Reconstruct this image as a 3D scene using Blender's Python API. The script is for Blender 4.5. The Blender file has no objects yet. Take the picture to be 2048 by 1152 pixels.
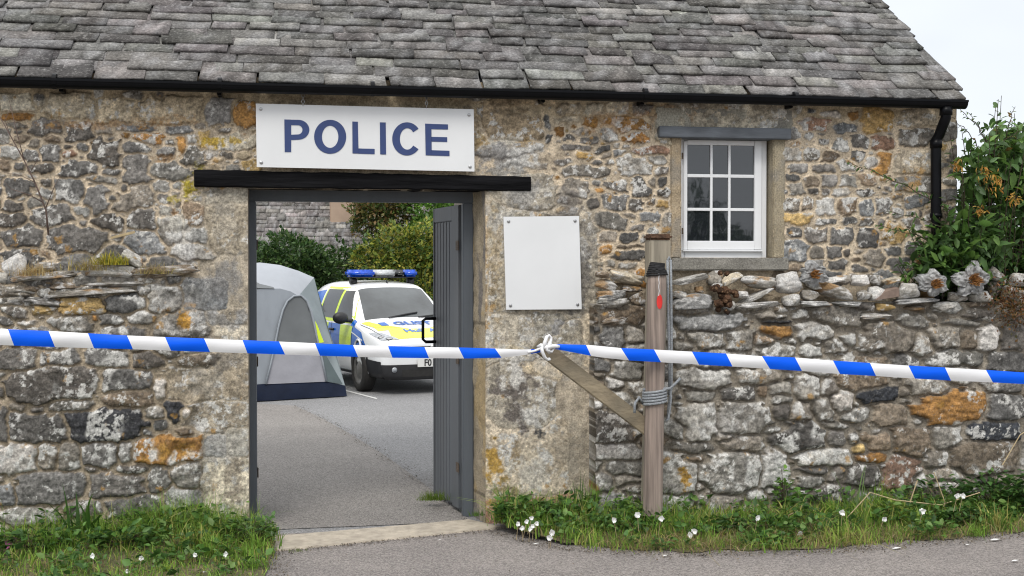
import bpy, bmesh, math, random
import numpy as np
from mathutils import Vector, Matrix
from mathutils.bvhtree import BVHTree
R = math.radians
scene = bpy.context.scene
COL = scene.collection

# ------------------------------------------------------------------ camera
F_PX, W_PX, H_PX = 2500.0, 2048.0, 1152.0
YAW, PITCH = 9.46, 0.92
CAM = np.array([0.0, -7.75, 1.6])
cd = bpy.data.cameras.new('camera'); co = bpy.data.objects.new('camera', cd); COL.objects.link(co)
co.location = CAM; co.rotation_euler = (R(90 - PITCH), 0, R(-YAW))
cd.sensor_width = 36; cd.lens = F_PX / W_PX * 36; cd.clip_end = 2000
scene.camera = co
scene.render.engine = 'CYCLES'; scene.cycles.filter_width = 1.1
# ------------------------------------------------------------------ sky, sun, exposure
SUN_EL, SUN_AZ = 52.0, 205.0      # azimuth, clockwise from +Y: behind the camera, to its left
wd = bpy.data.worlds.new('World'); scene.world = wd; wd.use_nodes = True
nt = wd.node_tree; nt.nodes.clear(); N = nt.nodes.new; L = nt.links.new
out = N('ShaderNodeOutputWorld'); bg = N('ShaderNodeBackground'); bg.inputs['Strength'].default_value = 0.1
sky = N('ShaderNodeTexSky'); sky.sky_type = 'NISHITA'; sky.sun_disc = False
sky.sun_elevation = R(SUN_EL); sky.sun_rotation = R(SUN_AZ)
tc = N('ShaderNodeTexCoord'); sx = N('ShaderNodeSeparateXYZ'); L(tc.outputs['Generated'], sx.inputs[0])
cr = N('ShaderNodeValToRGB'); cr.color_ramp.elements[0].position = 0.0; cr.color_ramp.elements[0].color = (.42, .44, .468, 1)
cr.color_ramp.elements[1].position = 1.0; cr.color_ramp.elements[1].color = (1, 1, 1, 1)
e = cr.color_ramp.elements.new(.25); e.color = (.50, .522, .556, 1)
L(sx.outputs['Z'], cr.inputs['Fac'])
nz = N('ShaderNodeTexNoise'); nz.inputs['Scale'].default_value = 2.2; nz.inputs['Detail'].default_value = 4
mp = N('ShaderNodeMapping'); mp.inputs['Scale'].default_value = (1, 1, 2.5); L(tc.outputs['Generated'], mp.inputs[0]); L(mp.outputs[0], nz.inputs['Vector'])
mr = N('ShaderNodeMapRange'); mr.inputs[1].default_value = .3; mr.inputs[2].default_value = .75; mr.inputs[3].default_value = 13; mr.inputs[4].default_value = 17
L(nz.outputs['Fac'], mr.inputs[0])
vm = N('ShaderNodeVectorMath'); vm.operation = 'SCALE'; L(cr.outputs[0], vm.inputs[0]); L(mr.outputs[0], vm.inputs['Scale'])
mx = N('ShaderNodeMixRGB'); mx.inputs[0].default_value = .92; L(sky.outputs[0], mx.inputs[1]); L(vm.outputs[0], mx.inputs[2])
L(mx.outputs[0], bg.inputs[0]); L(bg.outputs[0], out.inputs[0])
sl = bpy.data.lights.new('sun', 'SUN'); so = bpy.data.objects.new('sun', sl); COL.objects.link(so)
sl.energy = 1.3; sl.angle = R(22); sl.color = (1, .955, .89)
az, el = R(SUN_AZ), R(SUN_EL)
so.rotation_euler = Vector((math.sin(az)*math.cos(el), math.cos(az)*math.cos(el), math.sin(el))).to_track_quat('Z', 'Y').to_euler()
so.location = (-3, -6, 8)
scene.view_settings.view_transform = 'Standard'; scene.view_settings.look = 'None'
scene.view_settings.exposure = 0.46; scene.view_settings.gamma = 1

# ------------------------------------------------------------------ where a thing stands, from the photograph
_y, _p = R(YAW), R(PITCH)
FWD = np.array([math.sin(_y)*math.cos(_p), math.cos(_y)*math.cos(_p), -math.sin(_p)])
RGT = np.array([math.cos(_y), -math.sin(_y), 0.0]); UP = np.cross(RGT, FWD)
def ray(px, py): return FWD + RGT*((px - W_PX/2)/F_PX) - UP*((py - H_PX/2)/F_PX)
def at(px, py, Y=0.0):
    d = ray(px, py); return CAM + d*((Y - CAM[1])/d[1])
def gnd(px, py, z=0.0):
    d = ray(px, py); return CAM + d*((z - CAM[2])/d[2])
def proj(P):
    Q = np.asarray(P) - CAM; dz = Q@FWD
    return W_PX/2 + F_PX*(Q@RGT)/dz, H_PX/2 - F_PX*(Q@UP)/dz

# ------------------------------------------------------------------ noise
def _h(ix, iy, seed):
    with np.errstate(over='ignore'):
        h = ix.astype(np.uint32)*np.uint32(374761393) + iy.astype(np.uint32)*np.uint32(668265263) + np.uint32(seed*144665 % 2**32)
        h = (h ^ (h >> np.uint32(13)))*np.uint32(1274126177)
        h = h ^ (h >> np.uint32(16))
    return (h & np.uint32(0xffff)).astype(np.float32)/65535.0
def vnoise(x, y, seed=0):
    x = np.asarray(x, np.float32); y = np.asarray(y, np.float32)
    xf = np.floor(x); yf = np.floor(y); fx = x - xf; fy = y - yf
    fx = fx*fx*(3 - 2*fx); fy = fy*fy*(3 - 2*fy)
    ix = xf.astype(np.int64); iy = yf.astype(np.int64)
    a = _h(ix, iy, seed); b = _h(ix+1, iy, seed); c = _h(ix, iy+1, seed); d = _h(ix+1, iy+1, seed)
    return (a*(1-fx)+b*fx)*(1-fy) + (c*(1-fx)+d*fx)*fy
def fbm(x, y, scale, octs=4, seed=0, gain=.5):
    s = 0; a = 1.0; t = 0; x = np.asarray(x)/scale; y = np.asarray(y)/scale
    for i in range(octs):
        s = s + a*vnoise(x*2**i + 17.3*i, y*2**i + 9.1*i, seed + i*7); t += a; a *= gain
    return s/t
def ct(n, k=1.9): return np.clip((n-.5)*k+.5, 0, 1)
def sst(a, b, x):
    t = np.clip((x-a)/(b-a), 0, 1); return t*t*(3-2*t)

# ------------------------------------------------------------------ objects
ORG = {}
def prop(o, label=None, cat=None, group=None, kind=None):
    if label: o['label'] = label
    if cat: o['category'] = cat
    if group: o['group'] = group
    if kind: o['kind'] = kind
    return o
def thing(name, loc, label, cat, group=None):
    o = bpy.data.objects.new(name, None); COL.objects.link(o); o.location = tuple(loc); o.empty_display_size = .1
    ORG[o.name] = np.array(loc, float); return prop(o, label, cat, group)
def mesh(name, V, F, mat, parent=None, col=None, mi=None, smooth=False, org=None):
    V = np.asarray(V, np.float64).reshape(-1, 3)
    if parent is not None: o0 = ORG[parent.name]
    elif org is not None: o0 = np.array(org, float)
    else: o0 = np.array([V[:, 0].mean(), V[:, 1].mean(), V[:, 2].min()])
    me = bpy.data.meshes.new(name)
    if isinstance(F, np.ndarray):
        n, k = F.shape
        me.vertices.add(len(V)); me.vertices.foreach_set('co', (V - o0).astype(np.float32).ravel())
        me.loops.add(n*k); me.loops.foreach_set('vertex_index', F.astype(np.int32).ravel())
        me.polygons.add(n); me.polygons.foreach_set('loop_start', np.arange(0, n*k, k, dtype=np.int32))
        me.update(calc_edges=True); me.validate()
    else:
        me.from_pydata((V - o0).tolist(), [], [list(f) for f in F]); me.update()
    for m in (mat if isinstance(mat, (list, tuple)) else [mat]): me.materials.append(m)
    if mi is not None: me.polygons.foreach_set('material_index', np.asarray(mi, np.int32))
    if col is not None:
        a = me.color_attributes.new('Col', 'FLOAT_COLOR', 'POINT')
        c = np.ones((len(V), 4), np.float32); c[:, :3] = np.asarray(col, np.float32); a.data.foreach_set('color', c.ravel())
    if smooth: me.polygons.foreach_set('use_smooth', np.ones(len(me.polygons), bool))
    o = bpy.data.objects.new(name, me); COL.objects.link(o)
    if parent is not None: o.parent = parent
    else: o.location = tuple(o0)
    ORG[o.name] = o0
    return o
class MB:
    "collects shapes for one mesh"
    def __init__(s): s.v = []; s.f = []; s.m = []; s.c = []; s.cc = (1, 1, 1); s.mm = 0
    def add(s, V, F):
        b = len(s.v); V = [tuple(float(q) for q in p) for p in V]; s.v += V; s.c += [s.cc]*len(V)
        for f in F: s.f.append([b+i for i in f]); s.m.append(s.mm)
        return s
    def box(s, a, b):
        x0, y0, z0 = np.minimum(a, b); x1, y1, z1 = np.maximum(a, b)
        return s.hexa([(x0,y0,z0),(x1,y0,z0),(x1,y1,z0),(x0,y1,z0)], [(x0,y0,z1),(x1,y0,z1),(x1,y1,z1),(x0,y1,z1)])
    def hexa(s, lo, hi):
        return s.add(list(lo)+list(hi), [(3,2,1,0),(4,5,6,7),(0,1,5,4),(1,2,6,5),(2,3,7,6),(3,0,4,7)])
    def bbox(s, a, b, r=.004):
        "box with chamfered edges"
        bm = bmesh.new(); bmesh.ops.create_cube(bm, size=1)
        a = np.minimum(a, b) if False else np.array(a, float); b = np.array(b, float); c = (a+b)/2; d = np.abs(b-a)
        for v in bm.verts: v.co = Vector((c[0]+v.co.x*d[0], c[1]+v.co.y*d[1], c[2]+v.co.z*d[2]))
        bmesh.ops.bevel(bm, geom=bm.edges[:], offset=min(r, d.min()*.4), segments=2, affect='EDGES')
        bm.verts.index_update(); V = [v.co[:] for v in bm.verts]; F = [[v.index for v in f.verts] for f in bm.faces]; bm.free()
        return s.add(V, F)
    def tube(s, P, r, n=10, cap=True, sq=1.0):
        P = [Vector(p) for p in P]; k = len(P); rr = r if hasattr(r, '__len__') else [r]*k
        V = []; F = []; nrm = None
        for i in range(k):
            t = (P[min(i+1, k-1)] - P[max(i-1, 0)]).normalized()
            if nrm is None:
                a = Vector((0, 0, 1)) if abs(t.z) < .9 else Vector((1, 0, 0)); nrm = t.cross(a).normalized()
            nrm = (nrm - t*nrm.dot(t)).normalized(); bn = t.cross(nrm)
            for j in range(n):
                q = 2*math.pi*j/n; V.append(P[i] + nrm*math.cos(q)*rr[i] + bn*math.sin(q)*rr[i]*sq)
        for i in range(k-1):
            for j in range(n):
                F.append((i*n+j, i*n+(j+1) % n, (i+1)*n+(j+1) % n, (i+1)*n+j))
        if cap: F.append(tuple(range(n-1, -1, -1))); F.append(tuple((k-1)*n+j for j in range(n)))
        return s.add(V, F)
    def obj(s, name, mat, parent=None, smooth=False, col=False, org=None):
        return mesh(name, s.v, s.f, mat, parent, s.c if col else None, s.m if isinstance(mat, list) else None, smooth, org)

# ------------------------------------------------------------------ materials
def newmat(name):
    m = bpy.data.materials.new(name); m.use_nodes = True; return m, m.node_tree, m.node_tree.nodes['Principled BSDF']
def pm(name, col, rough=.6, metal=0.0, var=.15, scale=20, bump=0.0, bscale=None, stretch=(1, 1, 1), spec=.5, coat=0, alpha_col=None):
    m, t, b = newmat(name); N = t.nodes.new; L = t.links.new
    b.inputs['Roughness'].default_value = rough; b.inputs['Metallic'].default_value = metal
    b.inputs['Specular IOR Level'].default_value = spec; b.inputs['Coat Weight'].default_value = coat
    tc = N('ShaderNodeTexCoord'); mp = N('ShaderNodeMapping'); mp.inputs['Scale'].default_value = stretch; L(tc.outputs['Object'], mp.inputs[0])
    nz = N('ShaderNodeTexNoise'); nz.inputs['Scale'].default_value = scale; nz.inputs['Detail'].default_value = 6; L(mp.outputs[0], nz.inputs['Vector'])
    mr = N('ShaderNodeMapRange'); mr.inputs[1].default_value = .3; mr.inputs[2].default_value = .7; mr.inputs[3].default_value = 1-var; mr.inputs[4].default_value = 1+var
    L(nz.outputs['Fac'], mr.inputs[0])
    vm = N('ShaderNodeVectorMath'); vm.operation = 'SCALE'; vm.inputs[0].default_value = col; L(mr.outputs[0], vm.inputs['Scale'])
    src = vm.outputs[0]
    if alpha_col:
        n2 = N('ShaderNodeTexNoise'); n2.inputs['Scale'].default_value = scale*.35; n2.inputs['Detail'].default_value = 5; L(mp.outputs[0], n2.inputs['Vector'])
        r2 = N('ShaderNodeMapRange'); r2.inputs[1].default_value = .45; r2.inputs[2].default_value = .68; L(n2.outputs['Fac'], r2.inputs[0])
        mx = N('ShaderNodeMixRGB'); L(r2.outputs[0], mx.inputs[0]); L(src, mx.inputs[1]); mx.inputs[2].default_value = (*alpha_col, 1); src = mx.outputs[0]
    L(src, b.inputs['Base Color'])
    if bump:
        n3 = N('ShaderNodeTexNoise'); n3.inputs['Scale'].default_value = bscale or scale*3; n3.inputs['Detail'].default_value = 5; L(mp.outputs[0], n3.inputs['Vector'])
        bp = N('ShaderNodeBump'); bp.inputs['Strength'].default_value = bump; bp.inputs['Distance'].default_value = .01
        L(n3.outputs['Fac'], bp.inputs['Height']); L(bp.outputs[0], b.inputs['Normal'])
    return m
def attrmat(name, rough=.9, var=.35, scale=70, bump=.5, bscale=160, speck=0.0, trans=0.0, spec=.3, distance=.004, speckscale=45):
    m, t, b = newmat(name); N = t.nodes.new; L = t.links.new
    b.inputs['Roughness'].default_value = rough; b.inputs['Specular IOR Level'].default_value = spec
    at_ = N('ShaderNodeAttribute'); at_.attribute_name = 'Col'
    tc = N('ShaderNodeTexCoord'); nz = N('ShaderNodeTexNoise'); nz.inputs['Scale'].default_value = scale; nz.inputs['Detail'].default_value = 6; nz.inputs['Roughness'].default_value = .7
    L(tc.outputs['Object'], nz.inputs['Vector'])
    mr = N('ShaderNodeMapRange'); mr.inputs[1].default_value = .3; mr.inputs[2].default_value = .7; mr.inputs[3].default_value = 1-var; mr.inputs[4].default_value = 1+var
    L(nz.outputs['Fac'], mr.inputs[0]); vm = N('ShaderNodeVectorMath'); vm.operation = 'SCALE'; L(at_.outputs['Color'], vm.inputs[0]); L(mr.outputs[0], vm.inputs['Scale'])
    src = vm.outputs[0]
    if speck:
        n2 = N('ShaderNodeTexNoise'); n2.inputs['Scale'].default_value = speckscale; n2.inputs['Detail'].default_value = 9; n2.inputs['Roughness'].default_value = .85; L(tc.outputs['Object'], n2.inputs['Vector'])
        r2 = N('ShaderNodeMapRange'); r2.inputs[1].default_value = .53; r2.inputs[2].default_value = .68; r2.inputs[3].default_value = 0; r2.inputs[4].default_value = speck; L(n2.outputs['Fac'], r2.inputs[0])
        mx = N('ShaderNodeMixRGB'); L(r2.outputs[0], mx.inputs[0]); L(src, mx.inputs[1]); mx.inputs[2].default_value = (.47, .46, .44, 1); src = mx.outputs[0]
    L(src, b.inputs['Base Color'])
    if bump:
        n3 = N('ShaderNodeTexNoise'); n3.inputs['Scale'].default_value = bscale; n3.inputs['Detail'].default_value = 6; L(tc.outputs['Object'], n3.inputs['Vector'])
        bp = N('ShaderNodeBump'); bp.inputs['Strength'].default_value = bump; bp.inputs['Distance'].default_value = distance
        L(n3.outputs['Fac'], bp.inputs['Height']); L(bp.outputs[0], b.inputs['Normal'])
    if trans:
        tr = N('ShaderNodeBsdfTranslucent'); L(src, tr.inputs['Color']); ms = N('ShaderNodeMixShader'); ms.inputs[0].default_value = trans
        o = t.nodes['Material Output']; L(b.outputs[0], ms.inputs[1]); L(tr.outputs[0], ms.inputs[2]); L(ms.outputs[0], o.inputs['Surface'])
    return m
M = {}
M['stone'] = attrmat('rubble_stone', speck=.30, var=.5, scale=95, bump=.8, distance=.005)
M['slate'] = attrmat('roof_slate', speck=.55, scale=60, bscale=110, speckscale=30, var=.55, distance=.006)
M['leaf'] = attrmat('leaf', rough=.5, var=.15, scale=30, bump=0, trans=.3, spec=.4)
M['grass'] = attrmat('grass_blade', rough=.6, var=.1, scale=10, bump=0, trans=.3)
M['bark'] = pm('bark', (.07, .05, .035), .9, var=.3, scale=40, bump=.4)
M['black'] = pm('black_gutter', (.0035, .0038, .005), .35, var=.2, scale=15, spec=.14)
M['beam'] = pm('black_timber', (.008, .008, .009), .8, var=.5, scale=25, stretch=(.1, 1, 1), bump=.8, bscale=60, spec=.06)
M['greypaint'] = pm('grey_paint', (.082, .094, .108), .55, var=.1, scale=9, bump=.15, bscale=120, stretch=(1, 1, .1))
M['doorpaint'] = pm('door_paint', (.100, .110, .122), .5, var=.12, scale=6, bump=.15, bscale=120, stretch=(1, 1, .1), alpha_col=(.115, .118, .12))
M['white'] = pm('white_paint', (.76, .77, .78), .4, var=.03, scale=4)
M['board'] = pm('white_board', (.71, .72, .725), .4, var=.035, scale=3)
M['navy'] = pm('navy_lettering', (.028, .052, .16), .45, var=.06, scale=20)
M['steel'] = pm('steel', (.42, .42, .42), .35, 1.0, var=.1)
M['rust'] = pm('rusty_hinge', (.13, .10, .075), .7, .4, var=.5, scale=60)
M['slatestrip'] = pm('slate_strip', (.10, .112, .128), .7, var=.25, scale=25, stretch=(.3, 1, 1), bump=.3)
def asphalt(name, col, col2, warm=None, cs=1.2):
    m, t, b = newmat(name); N = t.nodes.new; L = t.links.new; b.inputs['Roughness'].default_value = .88
    tc = N('ShaderNodeTexCoord')
    def noise(s, d=4):
        n = N('ShaderNodeTexNoise'); n.inputs['Scale'].default_value = s; n.inputs['Detail'].default_value = d; L(tc.outputs['Object'], n.inputs['Vector']); return n
    big = noise(cs, 5); rr = N('ShaderNodeMapRange'); rr.inputs[1].default_value = .35; rr.inputs[2].default_value = .65; L(big.outputs['Fac'], rr.inputs[0])
    mx = N('ShaderNodeMixRGB'); L(rr.outputs[0], mx.inputs[0]); mx.inputs[1].default_value = (*col, 1); mx.inputs[2].default_value = (*col2, 1)
    vo = N('ShaderNodeTexVoronoi'); vo.inputs['Scale'].default_value = 130; L(tc.outputs['Object'], vo.inputs['Vector'])
    sp = N('ShaderNodeSeparateColor'); L(vo.outputs['Color'], sp.inputs[0])
    m2 = N('ShaderNodeMapRange'); m2.inputs[3].default_value = .55; m2.inputs[4].default_value = 1.5; L(sp.outputs[0], m2.inputs[0])
    vs = N('ShaderNodeVectorMath'); vs.operation = 'SCALE'; L(mx.outputs[0], vs.inputs[0]); L(m2.outputs[0], vs.inputs['Scale'])
    L(vs.outputs[0], b.inputs['Base Color'])
    bp = N('ShaderNodeBump'); bp.inputs['Strength'].default_value = .7; bp.inputs['Distance'].default_value = .006
    ad = N('ShaderNodeMath'); ad.operation = 'SUBTRACT'; n4 = noise(14, 5); L(n4.outputs['Fac'], ad.inputs[0]); L(vo.outputs['Distance'], ad.inputs[1])
    L(ad.outputs[0], bp.inputs['Height']); L(bp.outputs[0], b.inputs['Normal'])
    return m
M['lane'] = asphalt('lane_asphalt', (.175, .158, .150), (.235, .212, .196))
M['yard'] = asphalt('yard_asphalt', (.205, .204, .206), (.240, .238, .237), cs=.5)
M['path'] = asphalt('brown_path', (.205, .190, .176), (.240, .224, .207), cs=.9)
M['soil'] = asphalt('soil', (.06, .045, .03), (.10, .08, .045), cs=4)
M['kerb'] = pm('kerb_stone', (.41, .36, .29), .9, var=.22, scale=18, bump=.6, bscale=90)
# ================================================================== masonry
CC = dict(d=(.130, .121, .110), g=(.220, .200, .170), s=(.192, .190, .184), l=(.31, .295, .265), w=(.46, .44, .41), t=(.41, .335, .23),
          o=(.31, .165, .055), b=(.18, .14, .10), y=(.34, .235, .10), k=(.050, .052, .058), p=(.29, .18, .125), c=(.43, .375, .285), r=(.40, .355, .28))
def conv(lst, sc, ox, oy, **kw):
    res = []
    for q in lst:
        x0, y0, x1, y1, c = q[:5]; a = q[5] if len(q) > 5 else 0
        res.append(dict(cx=ox+(x0+x1)/2/sc, cy=oy+(y0+y1)/2/sc, hw=(x1-x0)/2/sc, hh=(y1-y0)/2/sc, a=a, col=CC[c.lower()[0]], code=c, **kw))
    return res
S_HOUSE = []
S_HOUSE += conv([(-200,95,-20,200,'t'),(-10,100,200,205,'c'),(300,110,620,245,'t'),(630,120,840,270,'t'),(900,120,1300,280,'t'),(1290,140,1490,285,'s'),(1485,160,1640,300,'o'),
 (0,205,215,280,'o'),(20,260,190,310,'g'),(190,255,385,360,'d'),(420,275,600,390,'d',-12),(600,285,720,345,'g'),(735,280,1020,330,'s'),(1050,285,1250,345,'s'),
 (1375,310,1500,358,'d'),(1530,330,1600,375,'o'),(75,348,200,405,'b'),(765,328,838,375,'o'),(875,335,1040,410,'o',4),(1125,370,1190,480,'o'),(290,355,385,415,'b'),
 (480,405,575,462,'d'),(655,355,755,405,'d'),(755,395,960,470,'d'),(580,370,785,535,'d',12),(1040,380,1130,420,'l'),(1010,430,1155,490,'s'),(1190,358,1285,415,'g'),(1180,430,1310,545,'g'),
 (385,450,510,500,'p'),(270,410,390,525,'d'),(150,450,260,530,'d'),(0,430,115,500,'l',8),(-20,500,55,585,'b'),(90,520,160,580,'d'),(200,535,362,602,'d'),(380,520,630,615,'d',-4),(645,555,800,612,'s'),
 (920,530,1200,630,'g',3),(790,500,975,662,'d',0),(550,612,770,665,'g'),(30,630,200,740,'d'),(265,640,345,695,'d'),(770,660,828,728,'d'),(355,640,525,785,'d'),(540,690,700,840,'s',40),(735,700,1000,840,'g',-20),
 (30,770,160,845,'d'),(665,730,770,785,'d'),(470,800,590,865,'l',10),(200,810,435,940,'d',-14),(0,850,170,970,'d'),(815,810,1000,950,'d'),(610,860,790,975,'d'),(485,890,570,935,'d'),(740,850,830,880,'s'),
 (20,920,275,1070,'d',-5),(300,940,700,1100,'d'),(1000,870,1175,1040,'g'),(800,970,1060,1110,'s',8),(1165,780,1310,970,'b'),(1330,780,1590,1060,'c'),(1310,690,1580,800,'r'),(1090,1040,1340,1150,'l'),(1200,900,1330,1050,'l')], 3.2, 0, 160, rel=.020)
# lower left, thicker dry-laid wall
S_HOUSE += conv([(0,20,120,65,'g'),(155,30,195,75,'l'),(205,25,495,72,'g',-4),(0,65,90,100,'g'),(88,70,248,102,'d'),(120,98,220,130,'y'),(245,68,410,135,'y'),(405,50,565,122,'s'),(20,98,115,145,'d'),
 (505,122,630,175,'l'),(385,128,475,178,'d'),(355,130,400,160,'o'),(85,150,165,175,'w'),(215,140,375,205,'g'),(380,170,578,215,'d'),(0,130,55,180,'d'),(585,30,715,125,'g'),(610,125,835,225,'l'),(720,10,860,120,'s'),(800,120,960,175,'r'),(830,170,962,228,'r'),
 (0,262,155,345,'d'),(160,265,322,330,'d'),(335,265,505,335,'d'),(515,275,645,340,'d'),(40,335,400,458,'d',-4),(390,340,600,425,'d'),(0,400,35,460,'d'),(425,422,612,490,'b'),(210,460,390,508,'g'),(0,480,45,640,'d'),
 (45,520,270,625,'d'),(280,490,565,618,'k',-4),(-60,625,152,745,'w'),(160,625,235,725,'g'),(235,622,315,730,'g'),(330,625,460,715,'s'),(468,622,528,698,'s'),(530,605,788,706,'o'),(798,610,882,690,'s'),
 (0,780,68,880,'s',-10),(85,745,337,862,'d'),(348,740,550,840,'d'),(455,708,583,752,'d'),(580,722,660,808,'g'),(688,700,785,802,'g'),(0,870,252,948,'g'),(252,840,415,910,'g'),(415,828,635,910,'d',-3),(645,800,790,890,'l'),
 (120,940,245,1020,'l'),(50,975,125,1030,'w'),(245,915,340,975,'w'),(360,960,450,1015,'w'),(470,905,640,970,'b'),(640,340,960,470,'c'),(645,460,720,540,'k'),(700,490,750,535,'w'),(600,370,660,470,'w'),(740,470,960,580,'r'),(890,575,965,690,'r'),(790,690,970,880,'c')], 1.945, 0, 560, rel=.029)
# above the gate and right pier
S_HOUSE += conv([(960,195,1088,280,'t'),(950,280,1085,345,'l'),(1000,205,1085,240,'t'),(395,262,420,300,'y'),(430,265,510,300,'c'),(960,300,1095,345,'g'),(1000,345,1110,420,'r')], 1, 0, 0, rel=.012)
S_HOUSE += conv([(10,-440,90,65,'t'),(90,-440,330,60,'c'),(330,-420,640,60,'r'),(90,70,320,300,'r'),(300,60,480,190,'r'),(405,105,570,240,'c'),(560,60,650,300,'c'),(130,330,380,640,'r'),(70,640,420,980,'r'),(90,975,460,1110,'p'),(230,310,420,390,'t')], 2.505, 940, 600, rel=.006)
# right upper wall
S_HOUSE += conv([(20,110,75,232,'d'),(30,235,78,305,'d'),(85,125,270,180,'c'),(120,155,160,190,'d'),(85,190,150,262,'o'),(190,175,235,210,'o'),(270,135,375,215,'o'),(380,140,725,245,'o',3),(380,180,505,285,'l',20),(510,210,690,300,'o',-4),(240,250,370,300,'d'),
 (105,308,340,350,'d'),(50,392,215,437,'d'),(215,358,335,415,'y'),(220,405,280,428,'b'),(335,310,445,365,'d',-15),(375,355,455,400,'g'),(455,335,530,395,'s'),(580,320,790,375,'p'),(125,440,425,515,'g'),(495,385,690,500,'g'),(665,378,770,437,'g',12),(435,475,500,500,'d'),(695,450,785,505,'d'),
 (405,528,545,590,'d'),(575,510,690,628,'d'),(640,510,720,580,'g'),(722,512,785,580,'d'),(150,530,305,640,'g',10),(725,585,800,645,'d'),(275,645,375,722,'d'),(390,620,530,720,'d'),(545,640,640,720,'d'),(668,642,715,685,'d'),(720,655,790,705,'y'),
 (320,735,545,838,'g',6),(500,730,605,775,'g'),(620,728,750,790,'s'),(765,730,815,860,'g'),(545,805,655,850,'d'),(350,845,465,918,'g'),(488,848,620,915,'d'),(620,860,680,920,'g'),(352,930,450,1000,'o'),(445,930,675,965,'b'),(430,965,675,1030,'d'),(400,1030,470,1075,'g'),(480,1035,605,1090,'g'),
 (100,60,265,130,'c'),(270,60,400,130,'c'),(405,55,560,130,'c'),(560,60,700,130,'d'),(725,75,1500,245,'c')], 3.1125, 1080, 190, rel=.013)
S_HOUSE += conv([(105,155,312,228,'p'),(315,180,515,238,'s',-3),(518,105,702,238,'y',12),(240,108,370,152,'w'),(425,108,478,155,'o'),(155,85,222,122,'k'),(625,228,728,262,'d'),(220,268,330,312,'d'),(75,280,130,322,'o'),(560,250,720,355,'p',8),(590,335,690,500,'o',10),(545,380,640,460,'w'),
 (735,105,960,205,'c'),(735,205,960,328,'g'),(715,335,965,495,'c'),(720,495,970,600,'g'),(22,335,130,415,'g'),(145,335,240,412,'g'),(250,340,365,418,'b'),(425,340,530,408,'d'),(60,425,178,488,'s'),(200,420,348,478,'d'),(40,492,135,545,'d'),(145,500,242,565,'b'),(250,495,360,570,'s'),(365,500,490,575,'g'),
 (55,535,150,625,'g'),(168,580,238,625,'d'),(250,578,315,625,'d'),(330,572,440,630,'l'),(455,582,600,640,'d'),(640,568,705,605,'d'),(32,640,125,722,'g'),(125,645,215,720,'b'),(215,645,345,742,'l'),(355,645,480,740,'b'),(485,655,580,755,'s'),(590,650,695,738,'d'),(30,735,190,810,'y'),(200,765,368,808,'d'),(380,755,470,805,'d'),(485,760,570,818,'d'),
 (40,822,135,888,'d'),(145,830,298,920,'d'),(310,830,460,925,'d'),(472,835,612,955,'d'),(38,900,165,1032,'s',8),(172,945,275,1015,'g'),(290,940,400,1020,'d'),(388,948,440,1028,'d'),(525,960,650,1060,'g'),(420,1060,540,1108,'d'),(690,700,780,760,'g'),(600,765,660,830,'d'),(860,705,900,760,'d')], 3.114, 1560, 190, rel=.013)
S_YARD = []
S_YARD += conv([(660,45,880,130,'b',-10),(770,130,880,220,'l'),(665,130,780,240,'d'),(580,300,720,360,'d'),(680,385,790,440,'w'),(720,300,870,400,'g'),(460,400,540,450,'l'),(470,440,620,495,'o',12),(465,490,600,550,'g'),(600,505,670,548,'w'),(455,560,860,712,'d'),(458,705,862,798,'w'),(465,800,660,882,'g'),(665,800,860,880,'g'),(600,850,705,965,'l'),(520,880,600,960,'w'),(705,870,860,930,'g'),(760,900,860,960,'g')], 2.505, 940, 600, rel=.026)
S_YARD += conv([(75,80,470,178,'s'),(145,180,370,290,'g'),(375,160,535,300,'g'),(560,150,772,215,'o'),(590,108,795,145,'k'),(530,190,640,270,'b'),(785,130,995,222,'l'),(815,262,940,335,'l'),(520,70,735,112,'g'),(1040,155,1180,190,'k'),(90,180,140,230,'g'),(60,230,230,290,'g'),(560,250,770,330,'g'),(960,225,1094,300,'g'),
 (90,390,405,500,'l'),(420,395,670,478,'g'),(130,520,322,578,'g'),(325,490,560,575,'d'),(545,490,620,555,'b'),(625,470,755,548,'g'),(760,430,940,565,'l'),(925,440,1020,555,'d'),(980,515,1110,635,'w'),(635,545,770,600,'g'),(100,600,305,795,'l'),(310,595,630,765,'l'),(630,598,745,690,'d'),(740,585,880,688,'g'),(865,560,1005,680,'g',15),
 (560,712,745,772,'l',-4),(610,710,940,860,'d'),(940,745,1094,835,'d'),(910,695,1094,742,'g'),(30,810,310,878,'g'),(325,780,598,865,'g',-3),(280,755,410,810,'g'),(0,690,150,790,'g',20),(-60,870,182,1110,'l'),(225,868,550,1088,'l'),(565,870,715,1075,'w'),(785,850,1070,952,'l'),(780,950,1000,1010,'d'),(780,990,920,1085,'g'),(950,950,1060,1035,'d'),(480,1080,600,1145,'l'),(80,880,280,930,'b')], 2.879, 1320, 600, rel=.036)
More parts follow.
